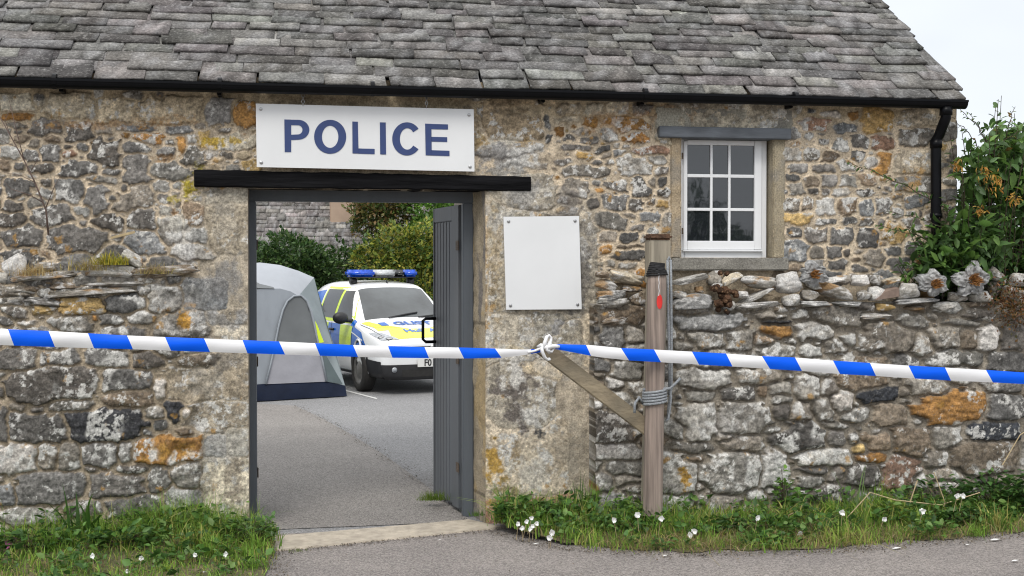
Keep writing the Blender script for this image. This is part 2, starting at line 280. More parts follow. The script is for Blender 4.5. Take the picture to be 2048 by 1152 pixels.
S_YARD += conv([(215,15,325,62,'y'),(375,30,515,72,'b'),(530,10,715,70,'l'),(715,50,885,125,'d'),(118,80,325,118,'l'),(325,95,505,172,'g'),(0,150,120,188,'k'),(620,110,815,160,'g'),(540,125,580,150,'w'),(120,130,420,290,'g'),(425,180,530,320,'g'),(490,160,690,270,'g'),(690,180,795,285,'b'),(770,150,920,292,'w'),(895,130,1060,292,'d'),
 (20,190,100,265,'l'),(510,290,830,385,'g'),(830,290,1060,410,'d'),(120,490,335,590,'k'),(400,450,600,558,'g'),(345,500,405,560,'g'),(395,530,820,715,'o',-6),(830,525,1060,685,'d'),(310,560,480,600,'g'),(185,605,385,725,'b'),(20,620,195,695,'l'),(695,700,1060,808,'k',3),(395,665,500,725,'g'),(485,720,685,845,'g'),(295,725,525,888,'b'),(140,765,290,860,'b'),(85,870,268,940,'o'),(0,745,100,835,'d'),(60,820,150,885,'y'),
 (0,945,215,1060,'d'),(220,890,415,1080,'p'),(480,855,610,965,'g'),(615,810,1000,985,'b'),(1000,700,1200,1000,'g'),(1060,120,1250,400,'g'),(1050,420,1250,690,'d'),(410,1000,480,1090,'g')], 2.88, 1680, 600, rel=.036)

def fill_stones(stones, zones, seed):
    "packs further stones into what the list above leaves free"
    rng = random.Random(seed); step = 3.0
    X0, X1, Y0, Y1 = -330, 2500, 150, 1180
    nx, ny = int((X1-X0)/step), int((Y1-Y0)/step); occ = np.zeros((ny, nx), bool)
    gx = X0 + (np.arange(nx)+.5)*step; gy = Y0 + (np.arange(ny)+.5)*step
    def ell(s, g):
        m = max(s['hw'], s['hh'])*g
        i0, i1 = np.searchsorted(gx, [s['cx']-m, s['cx']+m]); j0, j1 = np.searchsorted(gy, [s['cy']-m, s['cy']+m])
        a = R(s['a']); dx = gx[None, i0:i1]-s['cx']; dy = gy[j0:j1, None]-s['cy']
        u = (dx*math.cos(a)+dy*math.sin(a))/(s['hw']*g); v = (-dx*math.sin(a)+dy*math.cos(a))/(s['hh']*g)
        return slice(j0, j1), slice(i0, i1), (np.abs(u)**3+np.abs(v)**3) < 1
    for s in stones:
        J, I, m = ell(s, 1.0); occ[J, I] |= m
    res = []
    for (zx0, zy0, zx1, zy1, sizes, asp, pal, rel, tries) in zones:
        for hw in sizes:
            for t in range(tries):
                cx = rng.uniform(zx0, zx1); cy = rng.uniform(zy0, zy1)
                i = int((cx-X0)/step); j = int((cy-Y0)/step)
                if not (0 <= i < nx and 0 <= j < ny) or occ[j, i]: continue
                w = hw*rng.uniform(.8, 1.2); s = dict(cx=cx, cy=cy, hw=w, hh=w*rng.uniform(*asp), a=rng.gauss(0, 7), rel=rel*rng.uniform(.6, 1.2))
                J, I, m = ell(s, 1.0)
                if m.sum() and (occ[J, I] & m).sum() <= .06*m.sum():
                    occ[J, I] |= m; c = rng.choice(pal); s['col'] = CC[c]; s['code'] = c; res.append(s)
    return stones + res
PAL_H = 'ddddgggggslbbtyo'; PAL_L = 'dddddggggggslb'; PAL_Y = 'ddgggggggllbbs'
Z_HOUSE = [(-300,190,330,560,(30,22,15,10,6),(.45,.8),PAL_L,.015,900), (1090,240,1330,560,(26,18,12,8,5),(.4,.8),PAL_H,.012,700), (1570,240,1920,560,(24,17,11,7,5),(.45,.85),PAL_H,.012,800),
           (-300,560,400,1090,(42,30,20,13,8),(.35,.75),PAL_L,.032,900), (390,250,510,340,(14,9,6),(.5,.8),'gltyg',.010,200), (940,190,1100,345,(18,11,7),(.5,.8),'tcgl',.010,200), (310,370,420,520,(14,9,6),(.6,.9),'lgdl',.010,300)]
Z_YARD = [(1180,560,2450,1100,(48,34,24,16,10,6),(.35,.75),PAL_Y,.034,1800)]

def masonry(X0, X1, Z0, Z1, res, Yp, stones, seed, mortar, offset=None, blotch=(), gap=3.0, lichen=.5, groove=.12, hmask=None, dmax=1.42, kmin=2.6):
    nx = int((X1-X0)/res)+1; nz = int((Z1-Z0)/res)+1
    xs = np.linspace(X0, X1, nx); zs = np.linspace(Z0, Z1, nz)
    XX, ZZ = np.meshgrid(xs, zs)
    P = np.stack([XX, np.full_like(XX, Yp), ZZ], -1).reshape(-1, 3); px, py = proj(P)
    px = px.reshape(nz, nx).astype(np.float32); py = py.reshape(nz, nx).astype(np.float32)
    wx = px + (fbm(px, py, 26, 3, seed+1)-.5)*11 + (fbm(px, py, 6, 2, seed+5)-.5)*4
    wy = py + (fbm(px, py, 26, 3, seed+2)-.5)*9 + (fbm(px, py, 6, 2, seed+6)-.5)*4
    D1 = np.full((nz, nx), 9., np.float32); D2 = D1.copy(); ID = np.full((nz, nx), -1, np.int32)
    U = np.zeros((nz, nx), np.float32); Vv = np.zeros((nz, nx), np.float32)
    rng = np.random.RandomState(seed)
    px0 = px[nz//2]; py0 = py[:, nx//2]
    ph = rng.rand(len(stones), 6).astype(np.float32)
    for k, s in enumerate(stones):
        m = max(s['hw'], s['hh'])*1.45 + 12
        i0, i1 = np.searchsorted(px0, [s['cx']-m-12, s['cx']+m+12]); j = np.searchsorted(-py0, [-(s['cy']+m+22), -(s['cy']-m-22)])
        j0, j1 = j
        if i1 <= i0 or j1 <= j0: continue
        a = R(s['a']); dx = wx[j0:j1, i0:i1]-s['cx']; dy = wy[j0:j1, i0:i1]-s['cy']
        u = (dx*math.cos(a)+dy*math.sin(a))/s['hw']; v = (-dx*math.sin(a)+dy*math.cos(a))/s['hh']
        f = np.arctan2(v, u); q = ph[k]
        wob = 1 + .05*np.sin(2*f+q[0]*6.28) + .05*np.sin(3*f+q[1]*6.28) + .03*np.sin(5*f+q[2]*6.28)
        kk = kmin + 2.4*q[3]
        if s.get('rel', 1) < .0075: kk = 6; wob = 1
        d = ((np.abs(u)**kk+np.abs(v)**kk)**(1/kk))/wob
        A = D1[j0:j1, i0:i1]; B = D2[j0:j1, i0:i1]
        nw = d < A
        B[:] = np.where(nw, A, np.minimum(B, d)); A[:] = np.where(nw, d, A)
        ID[j0:j1, i0:i1][nw] = k; U[j0:j1, i0:i1][nw] = u[nw]; Vv[j0:j1, i0:i1][nw] = v[nw]
    ids = np.maximum(ID, 0)
    HW = np.array([s['hw'] for s in stones], np.float32); HH = np.array([s['hh'] for s in stones], np.float32)
    REL = np.array([s['rel'] for s in stones], np.float32); CO = np.array([s['col'] for s in stones], np.float32)
    m1 = np.minimum(HW, HH)[ids]
    e = np.minimum((dmax-D1)*m1, (D2-D1)*m1*.55) - gap*np.where(REL[ids] < .0075, .35, 1.0)*(.7+.6*fbm(px, py, 40, 2, seed+9)); e[ID < 0] = -9
    inside = sst(0, 1.8, e)
    prof = 1-np.exp(-np.maximum(e, 0)/(2.2+.05*m1))
    rel = REL[ids]; big = sst(4, 22, m1)
    rough = (fbm(px, py, 14, 4, seed+20)-.5)*.9 + (fbm(px+ids*37.7, py*2.6+ids*11.3, 16, 4, seed+30)-.5)*.9*ph[ids, 4]
    # facet-like breaks on the face of each stone
    fx = np.floor((U*(.8+ph[ids, 0])+Vv*.5*(ph[ids, 1]-.5)+fbm(px, py, 30, 2, seed+40)*1.6)*2.1)
    rough = rough + (vnoise(fx*3.7+ids*5.1, ids*1.7, seed+41)-.5)*.5*big
    tilt = (ph[ids, 1]-.5)*U*.7 + (ph[ids, 2]-.55)*Vv*.8
    h = inside*rel*(.25+.75*prof*(.75+.5*ph[ids, 5]) + rough*.5 + tilt*.32)
    rr = np.where(rel < .0075, .25, 1.0)
    mort = (fbm(px, py, 9, 4, seed+50)-.5)*.014 + (fbm(px, py, 60, 2, seed+51)-.5)*.012
    h = h + mort*(1-inside*.7)*rr - groove*rel*np.exp(-(e/1.7)**2)*rr
    # colour
    c = CO[ids]*(1+(ph[ids, 3]-.5)*.75)[..., None]*(1+(ph[ids, 5]-.5)[..., None]*np.array([.10, 0, -.10]))
    lay = fbm(px+ids*13.1, py*2.2+ids*7.7, 22, 4, seed+60)
    lay = ct(lay, 2.0); c = c*(.72+.56*lay)[..., None]
    g1 = ct(fbm(px, py, 5, 3, seed+61), 1.9); c = c*(.60+.80*g1)[..., None]
    # lichen: pale crusts, a few ochre
    ln = fbm(px+ids*3.3, py, 13, 5, seed+70, .72)*.75+fbm(px, py, 90, 2, seed+71)*.25; lev = lichen*(.35+1.1*ph[ids, 0]); 
    lw = np.array([{'w': .0, 'l': .16, 'g': .05, 'd': .02, 's': .02, 'k': -.02, 'b': 0, 'o': .02, 'c': .02, 't': .0, 'y': 0, 'p': 0, 'r': .05}[s['code'].lower()[0]] for s in stones], np.float32)[ids]
    lm = sst(.600-.08*lev-lw*.7, .625-.08*lev-lw*.7, ln)*inside*.9*sst(.35, .5, fbm(px+ids*7.7, py, 34, 2, seed+72))
    c = c*(1-lm[..., None]) + lm[..., None]*(np.array([.52, .51, .48])*(.7+.6*g1)[..., None])
    oc = sst(.71, .78, fbm(px, py, 36, 5, seed+80, .62))*inside*.7
    c = c*(1-oc[..., None]) + oc[..., None]*np.array([.36, .20, .045])
    mc = mortar(px, py) if callable(mortar) else np.array(mortar)
    mc = mc*(.55+.9*ct(fbm(px, py, 16, 5, seed+90, .65), 1.7))[..., None]
    c = c*inside[..., None] + mc*(1-inside[..., None])
    for (bx, by, rx, ry, bc, stn) in blotch:
        n = fbm(px, py, max(6, min(rx, ry)*.55), 5, int(bx+by), .65)
        d = np.sqrt(((px-bx)/rx)**2+((py-by)/ry)**2)
        k = sst(.40, .60, n+(.62-d)*.40)*stn*(d < 1.9)
        c = c*(1-k[..., None]) + k[..., None]*np.array(CC[bc] if isinstance(bc, str) else bc)*(.7+.6*g1)[..., None]
    if offset is not None: h = h + offset(px, py)
    V = np.stack([XX, Yp-h, ZZ], -1).reshape(-1, 3); C = np.clip(c, .01, .9).reshape(-1, 3)
    idx = np.arange(nz*nx).reshape(nz, nx)
    Fq = np.stack([idx[:-1, :-1], idx[:-1, 1:], idx[1:, 1:], idx[1:, :-1]], -1)
    if hmask is not None: keep = ~hmask((XX[:-1, :-1]+XX[1:, 1:])/2, (ZZ[:-1, :-1]+ZZ[1:, 1:])/2)
    else: keep = np.ones(Fq.shape[:2], bool)
    return V, Fq[keep].reshape(-1, 4), C, idx
def skirt(V, F, C, idx, Yb, sides='tlr'):
    for s in sides:
        b = dict(t=idx[-1], l=idx[:, 0][::-1], r=idx[:, -1])[s]
        n0 = len(V); W = V[b].copy(); W[:, 1] = Yb; V = np.vstack([V, W]); C = np.vstack([C, C[b]])
        k = np.arange(len(b)-1); q = np.stack([b[:-1], b[1:], n0+k+1, n0+k], -1); F = np.vstack([F, q])
    return V, F, C

# ------------------------------------------------------------------ ground
def sheet(name, pts, z, mat, zf=None):
    bm = bmesh.new(); vs = [bm.verts.new((p[0], p[1], z)) for p in pts]; bm.faces.new(vs); bmesh.ops.triangulate(bm, faces=bm.faces[:])
    bm.normal_update()
    for f in bm.faces:
        if f.normal.z < 0: f.normal_flip()
    V = [v.co[:] for v in bm.verts]; bm.verts.index_update(); F = [[v.index for v in f.verts] for f in bm.faces]; bm.free()
    return prop(mesh(name, V, F, mat, org=(0, 0, 0)), kind='structure')
sheet('ground', [(-400, -300), (400, -300), (400, 400), (-400, 400)], -.012, M['soil'])
sheet('lane', [(-60, -14), (60, -14), (60, -.12), (-60, -.12)], 0.0, M['lane'])
sheet('yard', [(-40, -.12), (40, -.12), (40, 60), (-40, 60)], 0.0, M['yard'])
seam = [(590, 812), (640, 835), (700, 868), (760, 905), (810, 940), (850, 970), (885, 1000), (945, 1044)]
sheet('path', [gnd(500, 1062)[:2], gnd(495, 806)[:2]] + [gnd(*q)[:2] for q in seam], .004, M['path'])
# threshold kerb across the gateway
kb = [gnd(548, 1103), gnd(1002, 1057), gnd(938, 1043), gnd(545, 1077)]
mb = MB(); n = 26
top = []
for i in range(n+1):
    a = kb[0]+(kb[1]-kb[0])*i/n; b = kb[3]+(kb[2]-kb[3])*i/n
    ja = (random.Random(i).random()-.5)*.02
    top.append((a+np.array([0, ja, .012]), b+np.array([0, ja*.6, .014]), a+np.array([0, ja-.014, -.02]), b+np.array([0, .01, -.02])))
for i in range(n):
    A, B = top[i], top[i+1]
    mb.add([A[0], B[0], B[1], A[1]], [(0, 1, 2, 3)]); mb.add([A[2], B[2], B[0], A[0]], [(0, 1, 2, 3)]); mb.add([A[1], B[1], B[3], A[3]], [(0, 1, 2, 3)])
prop(mb.obj('threshold', M['kerb']), kind='structure')
# ------------------------------------------------------------------ the stone house
XL, XR = at(497, 700)[0], at(969, 700)[0]; ZH = at(720, 379)[2]
WX0, WX1 = at(1362, 400)[0], at(1547, 400)[0]; WZ0, WZ1 = at(1450, 516)[2], at(1450, 272)[2]
HX0, HX1 = at(-230, 500)[0], at(1912, 400)[0]; HZ1 = at(950, 176)[2]
house = thing('stone_house', (0, .2, 0), 'long rubble stone house with slate roof, black gutter and a gateway opening through it', 'house')
def hole(x, z): return ((x > XL) & (x < XR) & (z < ZH)) | ((x > WX0) & (x < WX1) & (z > WZ0) & (z < WZ1))
def offs(px, py):
    k = sst(430, 330, px+(fbm(px, py, 30, 2, 5)-.5)*60)*sst(540, 556, py+(fbm(px, py, 50, 2, 6)-.5)*14)
    pier = sst(960, 970, px)*sst(1206, 1192, px)*sst(376, 384, py)
    return .085*k + .03*pier*1.0
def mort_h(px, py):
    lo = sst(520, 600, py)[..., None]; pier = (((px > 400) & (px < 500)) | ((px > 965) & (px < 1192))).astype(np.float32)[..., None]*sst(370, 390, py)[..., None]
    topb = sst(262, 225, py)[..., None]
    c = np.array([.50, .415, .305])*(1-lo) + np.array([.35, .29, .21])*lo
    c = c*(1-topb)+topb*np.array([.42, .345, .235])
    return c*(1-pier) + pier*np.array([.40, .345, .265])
BL = [(1108,655,26,22,(.27,.27,.275),.7),(1150,700,30,60,(.33,.31,.27),.5),(1120,890,30,60,(.33,.27,.19),.6),(1000,450,40,60,(.42,.40,.36),.7),(1110,700,60,60,(.40,.375,.33),.6),(1000,700,30,60,(.40,.385,.35),.6),(450,440,40,60,(.42,.375,.30),.7),(460,560,40,50,(.30,.29,.27),.7),(450,900,50,60,(.42,.40,.36),.6),(1130,900,40,50,(.30,.27,.22),.5),(400,600,60,60,(.33,.32,.30),.5),(420,760,60,40,(.32,.30,.26),.5),(1050,385,60,30,(.40,.38,.34),.5),(984,925,30,62,(.37,.235,.06),1.0),(1010,975,50,22,(.20,.165,.08),.9),(1055,940,46,40,(.45,.42,.36),.8),(1030,905,12,40,(.22,.16,.08),.8),(1032,790,56,92,(.135,.118,.104),1.0),(1026,745,26,50,(.52,.50,.46),1.0),(1072,830,30,46,(.50,.485,.45),.95),(1076,866,12,15,(.06,.06,.06),1.0),(1030,700,20,20,(.46,.39,.27),.8),(1060,900,30,40,'c',.6),(1005,560,25,170,'c',.5),(985,540,20,150,'y',.4),(1150,560,40,120,(.12,.11,.10),.8),(1175,480,22,40,'g',.7),
      (1040,390,60,40,(.30,.29,.27),.7),(1130,420,40,50,(.13,.12,.11),.7),(1000,310,50,35,(.22,.215,.21),.8),(1050,310,40,26,(.50,.49,.46),.9),(1015,345,60,20,(.26,.255,.24),.8),(960,285,22,20,'y',.8),(1010,281,54,9,(.55,.51,.43),1.0),(1045,286,20,10,'y',.7),(378,378,26,20,(.36,.29,.03),.95),(352,398,20,10,(.36,.29,.04),.7),(425,285,30,14,(.40,.27,.03),.9),(470,282,25,8,(.40,.27,.03),.8),(425,300,20,16,'w',.7),(330,315,28,10,'o',.6),
      (352,425,12,10,'o',.8),(375,640,22,22,(.42,.22,.03),.95),(345,655,30,15,'w',.6),(340,900,60,26,(.38,.22,.05),.6),(365,470,40,50,(.50,.49,.46),.8),(345,440,30,30,(.50,.48,.42),.7),(372,520,30,34,(.46,.45,.43),.8),(450,640,50,40,(.22,.22,.22),.6),(450,720,40,40,(.15,.14,.125),.6),(470,960,25,50,(.15,.12,.09),.6),(440,420,30,30,(.22,.2,.165),.6),(455,560,40,50,(.16,.155,.15),.6),(330,600,40,50,(.35,.34,.32),.5),
      (400,345,14,22,(.33,.27,.04),.8),(1330,225,60,22,'o',.4),(1230,240,70,30,'o',.5),(200,250,160,12,'o',.5),(330,242,70,12,'o',.5),(1090,560,60,60,(.16,.14,.12),.5),(110,210,60,18,'c',.7),(1180,215,70,18,'c',.6)]
for s in S_HOUSE:
    if 404 < s['cx'] < 500 and s['cy'] > 375: s['rel'] = .006
stones = fill_stones(S_HOUSE, Z_HOUSE, 3)
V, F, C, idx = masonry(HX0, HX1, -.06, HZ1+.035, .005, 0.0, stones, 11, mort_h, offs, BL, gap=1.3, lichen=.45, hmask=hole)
V, F, C = skirt(V, F, C, idx, .30, 'tlr')
mesh('wall', V, F, M['stone'], house, C, smooth=True)
M['render'] = pm('old_render', (.27, .235, .185), .92, var=.25, scale=12, bump=.5, alpha_col=(.20, .18, .15))
core = MB()
core.box((HX0+.01, .05, -.05), (XL-.002, .40, ZH)); core.box((XR+.12, .05, -.05), (WX0-.004, .40, ZH)); core.box((HX0+.01, .05, ZH+.003), (WX0-.004, .40, HZ1+.02))
core.box((WX0-.003, .05, -.05), (WX1+.003, .40, WZ0-.004)); core.box((WX0-.003, .05, WZ1+.004), (WX1+.003, .40, HZ1+.02)); core.box((WX1+.004, .05, -.05), (HX1-.01, .40, HZ1+.02))
core.box((XR+.06, .42, -.05), (XR+.30, 1.9, 2.88)); core.box((HX1-.30, .42, -.05), (HX1-.012, 1.9, 2.72)); core.box((XR+.06, 1.902, -.05), (HX1-.012, 2.1, 3.6)); core.box((XR+.302, .402, -.02), (HX1-.302, 1.9, .02))
core.obj('inner_wall', M['render'], house)
# splayed reveal of the gateway, right side
def patch(A, B, Cc, D, nu, nv, amp, seed, colf, sc=.08):
    u, v = np.meshgrid(np.linspace(0, 1, nu), np.linspace(0, 1, nv)); u = u[..., None]; v = v[..., None]
    P = (A*(1-u)+B*u)*(1-v) + (D*(1-u)+Cc*u)*v
    nn = np.cross(B-A, D-A); nn = nn/np.linalg.norm(nn); s = (u*np.linalg.norm(B-A))[..., 0]; t = (v*np.linalg.norm(D-A))[..., 0]
    h = (fbm(s, t, sc, 4, seed)-.5)*amp; P = P + nn*h[..., None]
    i = np.arange(nu*nv).reshape(nv, nu); Fq = np.stack([i[:-1, :-1], i[:-1, 1:], i[1:, 1:], i[1:, :-1]], -1).reshape(-1, 4)
    return P.reshape(-1, 3), Fq, colf(s, t).reshape(-1, 3)
def revcol(s, t):
    c = np.array([.33, .275, .195])*(.55+.9*fbm(s, t*.35, .1, 5, 8))[..., None]
    k = sst(.5, .6, fbm(s, t*.3, .12, 4, 9))[..., None]; c = c*(1-k)+k*np.array([.19, .17, .15])
    k = sst(.55, .62, fbm(s, t, .25, 4, 19))[..., None]*.8; c = c*(1-k)+k*np.array([.40, .30, .16])
    q = sst(.012, .006, np.abs(t-1.3))+sst(.012, .006, np.abs(t-.22)); c = c*(1-.5*q[..., None]); return c
YR = .20; xb = XR-.045
P0 = np.array([xb, YR+.02, -.05]); P1 = np.array([XR+.004, -.03, -.05]); hz = np.array([0, 0, ZH+.05])
V, F, C = patch(P0, P1, P1+hz, P0+hz, 30, 200, .022, 5, revcol); mesh('gate_reveal', V, F, M['stone'], house, C, smooth=True)
# lintel beam over the gateway
YB = -.055
a, b = at(388, 340, YB), at(1062, 381, YB)
mb = MB(); nb = 40
zt0, zb0 = at(388, 339, YB)[2], at(388, 373, YB)[2]; zt1, zb1 = at(1062, 353, YB)[2], at(1062, 382, YB)[2]
rg = random.Random(4); ring = []
for i in range(nb+1):
    t = i/nb; x = a[0]+(b[0]-a[0])*t; zt = zt0+(zt1-zt0)*t + rg.gauss(0, .0018); zb = zb0+(zb1-zb0)*t + rg.gauss(0, .0018); yy = YB+rg.gauss(0, .0015)
    ring.append([(x, yy, zb+.006), (x, yy-.002, (zb+zt)/2), (x, yy, zt-.006), (x, yy+.008, zt), (x, .15, zt), (x, .15, zb), (x, yy+.008, zb)])
for i in range(nb):
    for j in range(7): mb.add([ring[i][j], ring[i+1][j], ring[i+1][(j+1) % 7], ring[i][(j+1) % 7]], [(3, 2, 1, 0)])
mb.add(ring[0], [tuple(range(7))]); mb.add(ring[-1], [tuple(range(6, -1, -1))])
mb.obj('lintel_beam', M['beam'], house)
# gate frame
mb = MB(); YF = .20
def fx(px): return at(px, 700, YF)[0]
zf0, zf1 = at(720, 404, YF)[2], at(720, 372, YF)[2]
mb.bbox((XL-.05, YF, -.03), (fx(512.5), YF+.09, zf0), .006); mb.bbox((fx(926), YF, -.03), (fx(947), YF+.09, zf0), .006); mb.bbox((XL-.05, YF, zf0+.001), (fx(950), YF+.09, zf1+.06), .006)
mb.obj('gate_frame', M['greypaint'], house)
# gate leaves
HZ = at(900, 409, .28)[2]
def leaf(hx, hy, ang, w, flip):
    "a boarded leaf, hinged at hx, hy; local x runs from the hinge to the free edge; side n carries handle"
    th = R(ang); dx = np.array([math.cos(th), math.sin(th), 0]); dn = np.array([-math.sin(th), math.cos(th), 0])*flip
    o = np.array([hx, hy, .03]); H = HZ-.03
    def put(m, x0, x1, n0, n1, z0, z1, r=.004):
        k = MB(); k.bbox((x0, n0, z0), (x1, n1, z1), r); m.add([o+dx*p[0]+dn*p[1]+np.array([0, 0, p[2]]) for p in k.v], k.f if flip < 0 else [f[::-1] for f in k.f])
    d = MB(); put(d, 0, .15, -.022, .022, 0, H); put(d, w-.02, w, -.022, .022, 0, H)
    bw = (w-.175)/6
    for i in range(6): put(d, .153+i*bw, .153+(i+1)*bw-.006, -.015, .015, .012, H-.10)
    put(d, .15, w-.02, -.022, .020, H-.098, H); put(d, .152, w-.022, -.012, .010, .005, H-.1)
    dd = d.obj('door', M['doorpaint'], house)
    for zc in (at(918, 945, .3)[2], at(918, 728, .3)[2], at(918, 500, .3)[2]):
        k = MB(); put(k, -.012, .045, .0225, .028, zc-.032, zc+.032, .002); k.obj('hinge', M['rust'], dd)
    return dd, o, dx, dn
p_free = at(873, 700, .86); hx = at(924.5, 700, YF+.095)[0]
ang = math.degrees(math.atan2(.86-.295, p_free[0]-hx)); wleaf = math.hypot(.86-.295, p_free[0]-hx)
dR, oR, dxR, dnR = leaf(hx, YF+.095+.025, ang, wleaf, 1)
dL, oL, dxL, dnL = leaf(fx(512)-.02, YF+.12, 101.5, wleaf, -1)
def handle(dd, o, dx, dn, w, pz, out, x0=.07):
    k = MB(); z0, z1 = pz; h = [o+dx*(w-x0)+dn*.022+np.array([0, 0, z0-.03]), o+dx*(w-x0)+dn*(out-.02)+np.array([0, 0, z0-.03]), o+dx*(w-x0)+dn*out+np.array([0, 0, z0-.012]), o+dx*(w-x0)+dn*out+np.array([0, 0, z1-.045]), o+dx*(w-x0)+dn*(out-.02)+np.array([0, 0, z1-.03]), o+dx*(w-x0)+dn*.022+np.array([0, 0, z1-.03])]
    k.tube(h, .011, 8); k.obj('handle', M['black'], dd, True)
zz0 = 1.6-(694-536)*.0034; zz1 = 1.6-(647-536)*.0034
handle(dR, oR, dxR, dnR, wleaf, (zz0+.03, zz1+.03), .115)
handle(dL, oL, dxL, dnL, wleaf, (zz0+.03, zz1+.03), .085, .03)
# window: slate strip, stone jambs, sill, sash
def stonebar(name, p, Y0, Y1, colr, seed, par=house, mat=None):
    "dressed stone with slightly worn faces; p = px box on the wall plane"
    A = at(p[0], p[3], Y0); B = at(p[2], p[1], Y0); bm = bmesh.new(); bmesh.ops.create_cube(bm, size=1); c = (A+B)/2; d = np.abs(B-A); d[1] = Y1-Y0; c[1] = (Y0+Y1)/2
    for v in bm.verts: v.co = Vector(c + np.array(v.co)*d)
    bmesh.ops.bevel(bm, geom=bm.edges[:], offset=.007, segments=2, affect='EDGES'); bmesh.ops.triangulate(bm, faces=bm.faces[:])
    for _ in range(7):
        es = [e for e in bm.edges if e.calc_length() > .03]
        if not es: break
        bmesh.ops.subdivide_edges(bm, edges=es, cuts=1); bmesh.ops.triangulate(bm, faces=[f for f in bm.faces if len(f.verts) > 3])
    V = np.array([v.co[:] for v in bm.verts]); bm.normal_update(); Nn = np.array([v.normal[:] for v in bm.verts]); bm.verts.index_update(); F = [[v.index for v in f.verts] for f in bm.faces]; bm.free()
    s = V[:, 0]+V[:, 1]*.7; t = V[:, 2]+V[:, 1]*.3
    V = V + Nn*((fbm(s, t, .05, 3, seed)-.5)*.007)[:, None]
    C = np.array(colr)*(.6+.8*fbm(s, t, .09, 5, seed+3, .65))[:, None]
    k = sst(.52, .64, fbm(s, t, .2, 4, seed+5))[:, None]*.6; C = C*(1-k)+k*np.array([.20, .19, .17])
    return mesh(name, V, F, mat or M['stone'], par, C, smooth=False)
stonebar('window_lintel', (1312, 219, 1586, 258), -.012, .10, (.30, .285, .235), 31)
stonebar('window_jamb', (1341, 274, 1362.5, 516), -.010, .16, (.34, .27, .18), 32)
stonebar('window_jamb', (1546, 276, 1571, 516), -.010, .16, (.31, .265, .185), 33)
stonebar('window_sill', (1344, 516, 1578, 541), -.065, .10, (.21, .20, .175), 34)
k = MB(); k.bbox(at(1319, 274, -.05)*np.array([1, 0, 1])+np.array([0, -.05, 0]), at(1583, 257, -.05)*np.array([1, 0, 1])+np.array([0, .12, 0]), .004); k.obj('drip_strip', M['slatestrip'], house)
win_y = .075
def wp(px, py, Y): return at(px, py, Y)
k = MB()
def rect(p, Y, th, r=.003):
    a = at(p[0], p[3], Y); b = at(p[2], p[1], Y); k.bbox((a[0], Y, a[2]), (b[0], Y+th, b[2]), r)
FX0, FX1, FY0, FY1 = 1360, 1533.5, 274, 516
rect((FX0, FY0, FX0+9, FY1), win_y, .06); rect((FX1-11, FY0, FX1, FY1), win_y, .06); rect((FX0+9, FY0, FX1-11, FY0+7), win_y, .06); rect((FX0+9, FY1-14, FX1-11, FY1), win_y, .06)
win = k.obj('window', M['white'], house)
k = MB(); Ys = win_y-.012
for p in ((1367, 282, 1375, 499), (1509, 282, 1524, 499), (1375, 282, 1509, 289), (1375, 482, 1509, 499)): rect(p, Ys, .045)
for x in (1423, 1459): rect((x-2.6, 289, x+2.6, 482), Ys+.008, .03, .002)
for y in (352, 419): rect((1375, y-2.4, 1509, y+2.4), Ys+.0085, .03, .002)
rect((1366, 499.5, 1526, 503), Ys-.012, .05)
k.obj('sash', M['white'], win)
mg, t_, b_ = newmat('window_glass'); b_.inputs['Base Color'].default_value = (.012, .014, .018, 1); b_.inputs['Roughness'].default_value = .03; b_.inputs['IOR'].default_value = 1.9
nz = t_.nodes.new('ShaderNodeTexNoise'); nz.inputs['Scale'].default_value = 3; bp = t_.nodes.new('ShaderNodeBump'); bp.inputs['Strength'].default_value = .02; bp.inputs['Distance'].default_value = .05
t_.links.new(nz.outputs['Fac'], bp.inputs['Height']); t_.links.new(bp.outputs[0], b_.inputs['Normal']); M['glass'] = mg
k = MB(); a = at(1374, 484, Ys+.02); b = at(1510, 287, Ys+.02); k.box((a[0], Ys+.02, a[2]), (b[0], Ys+.024, b[2])); k.obj('pane', M['glass'], win)
k = MB(); zs_ = at(1367, 312, Ys)[2]
for y in (312, 462): 
    a = at(1364, y, Ys); k = MB(); k.tube([a+np.array([0, -.012, -.02]), a+np.array([0, -.012, .02])], .006, 6); k.obj('sash_hinge', M['rust'], win)
pass

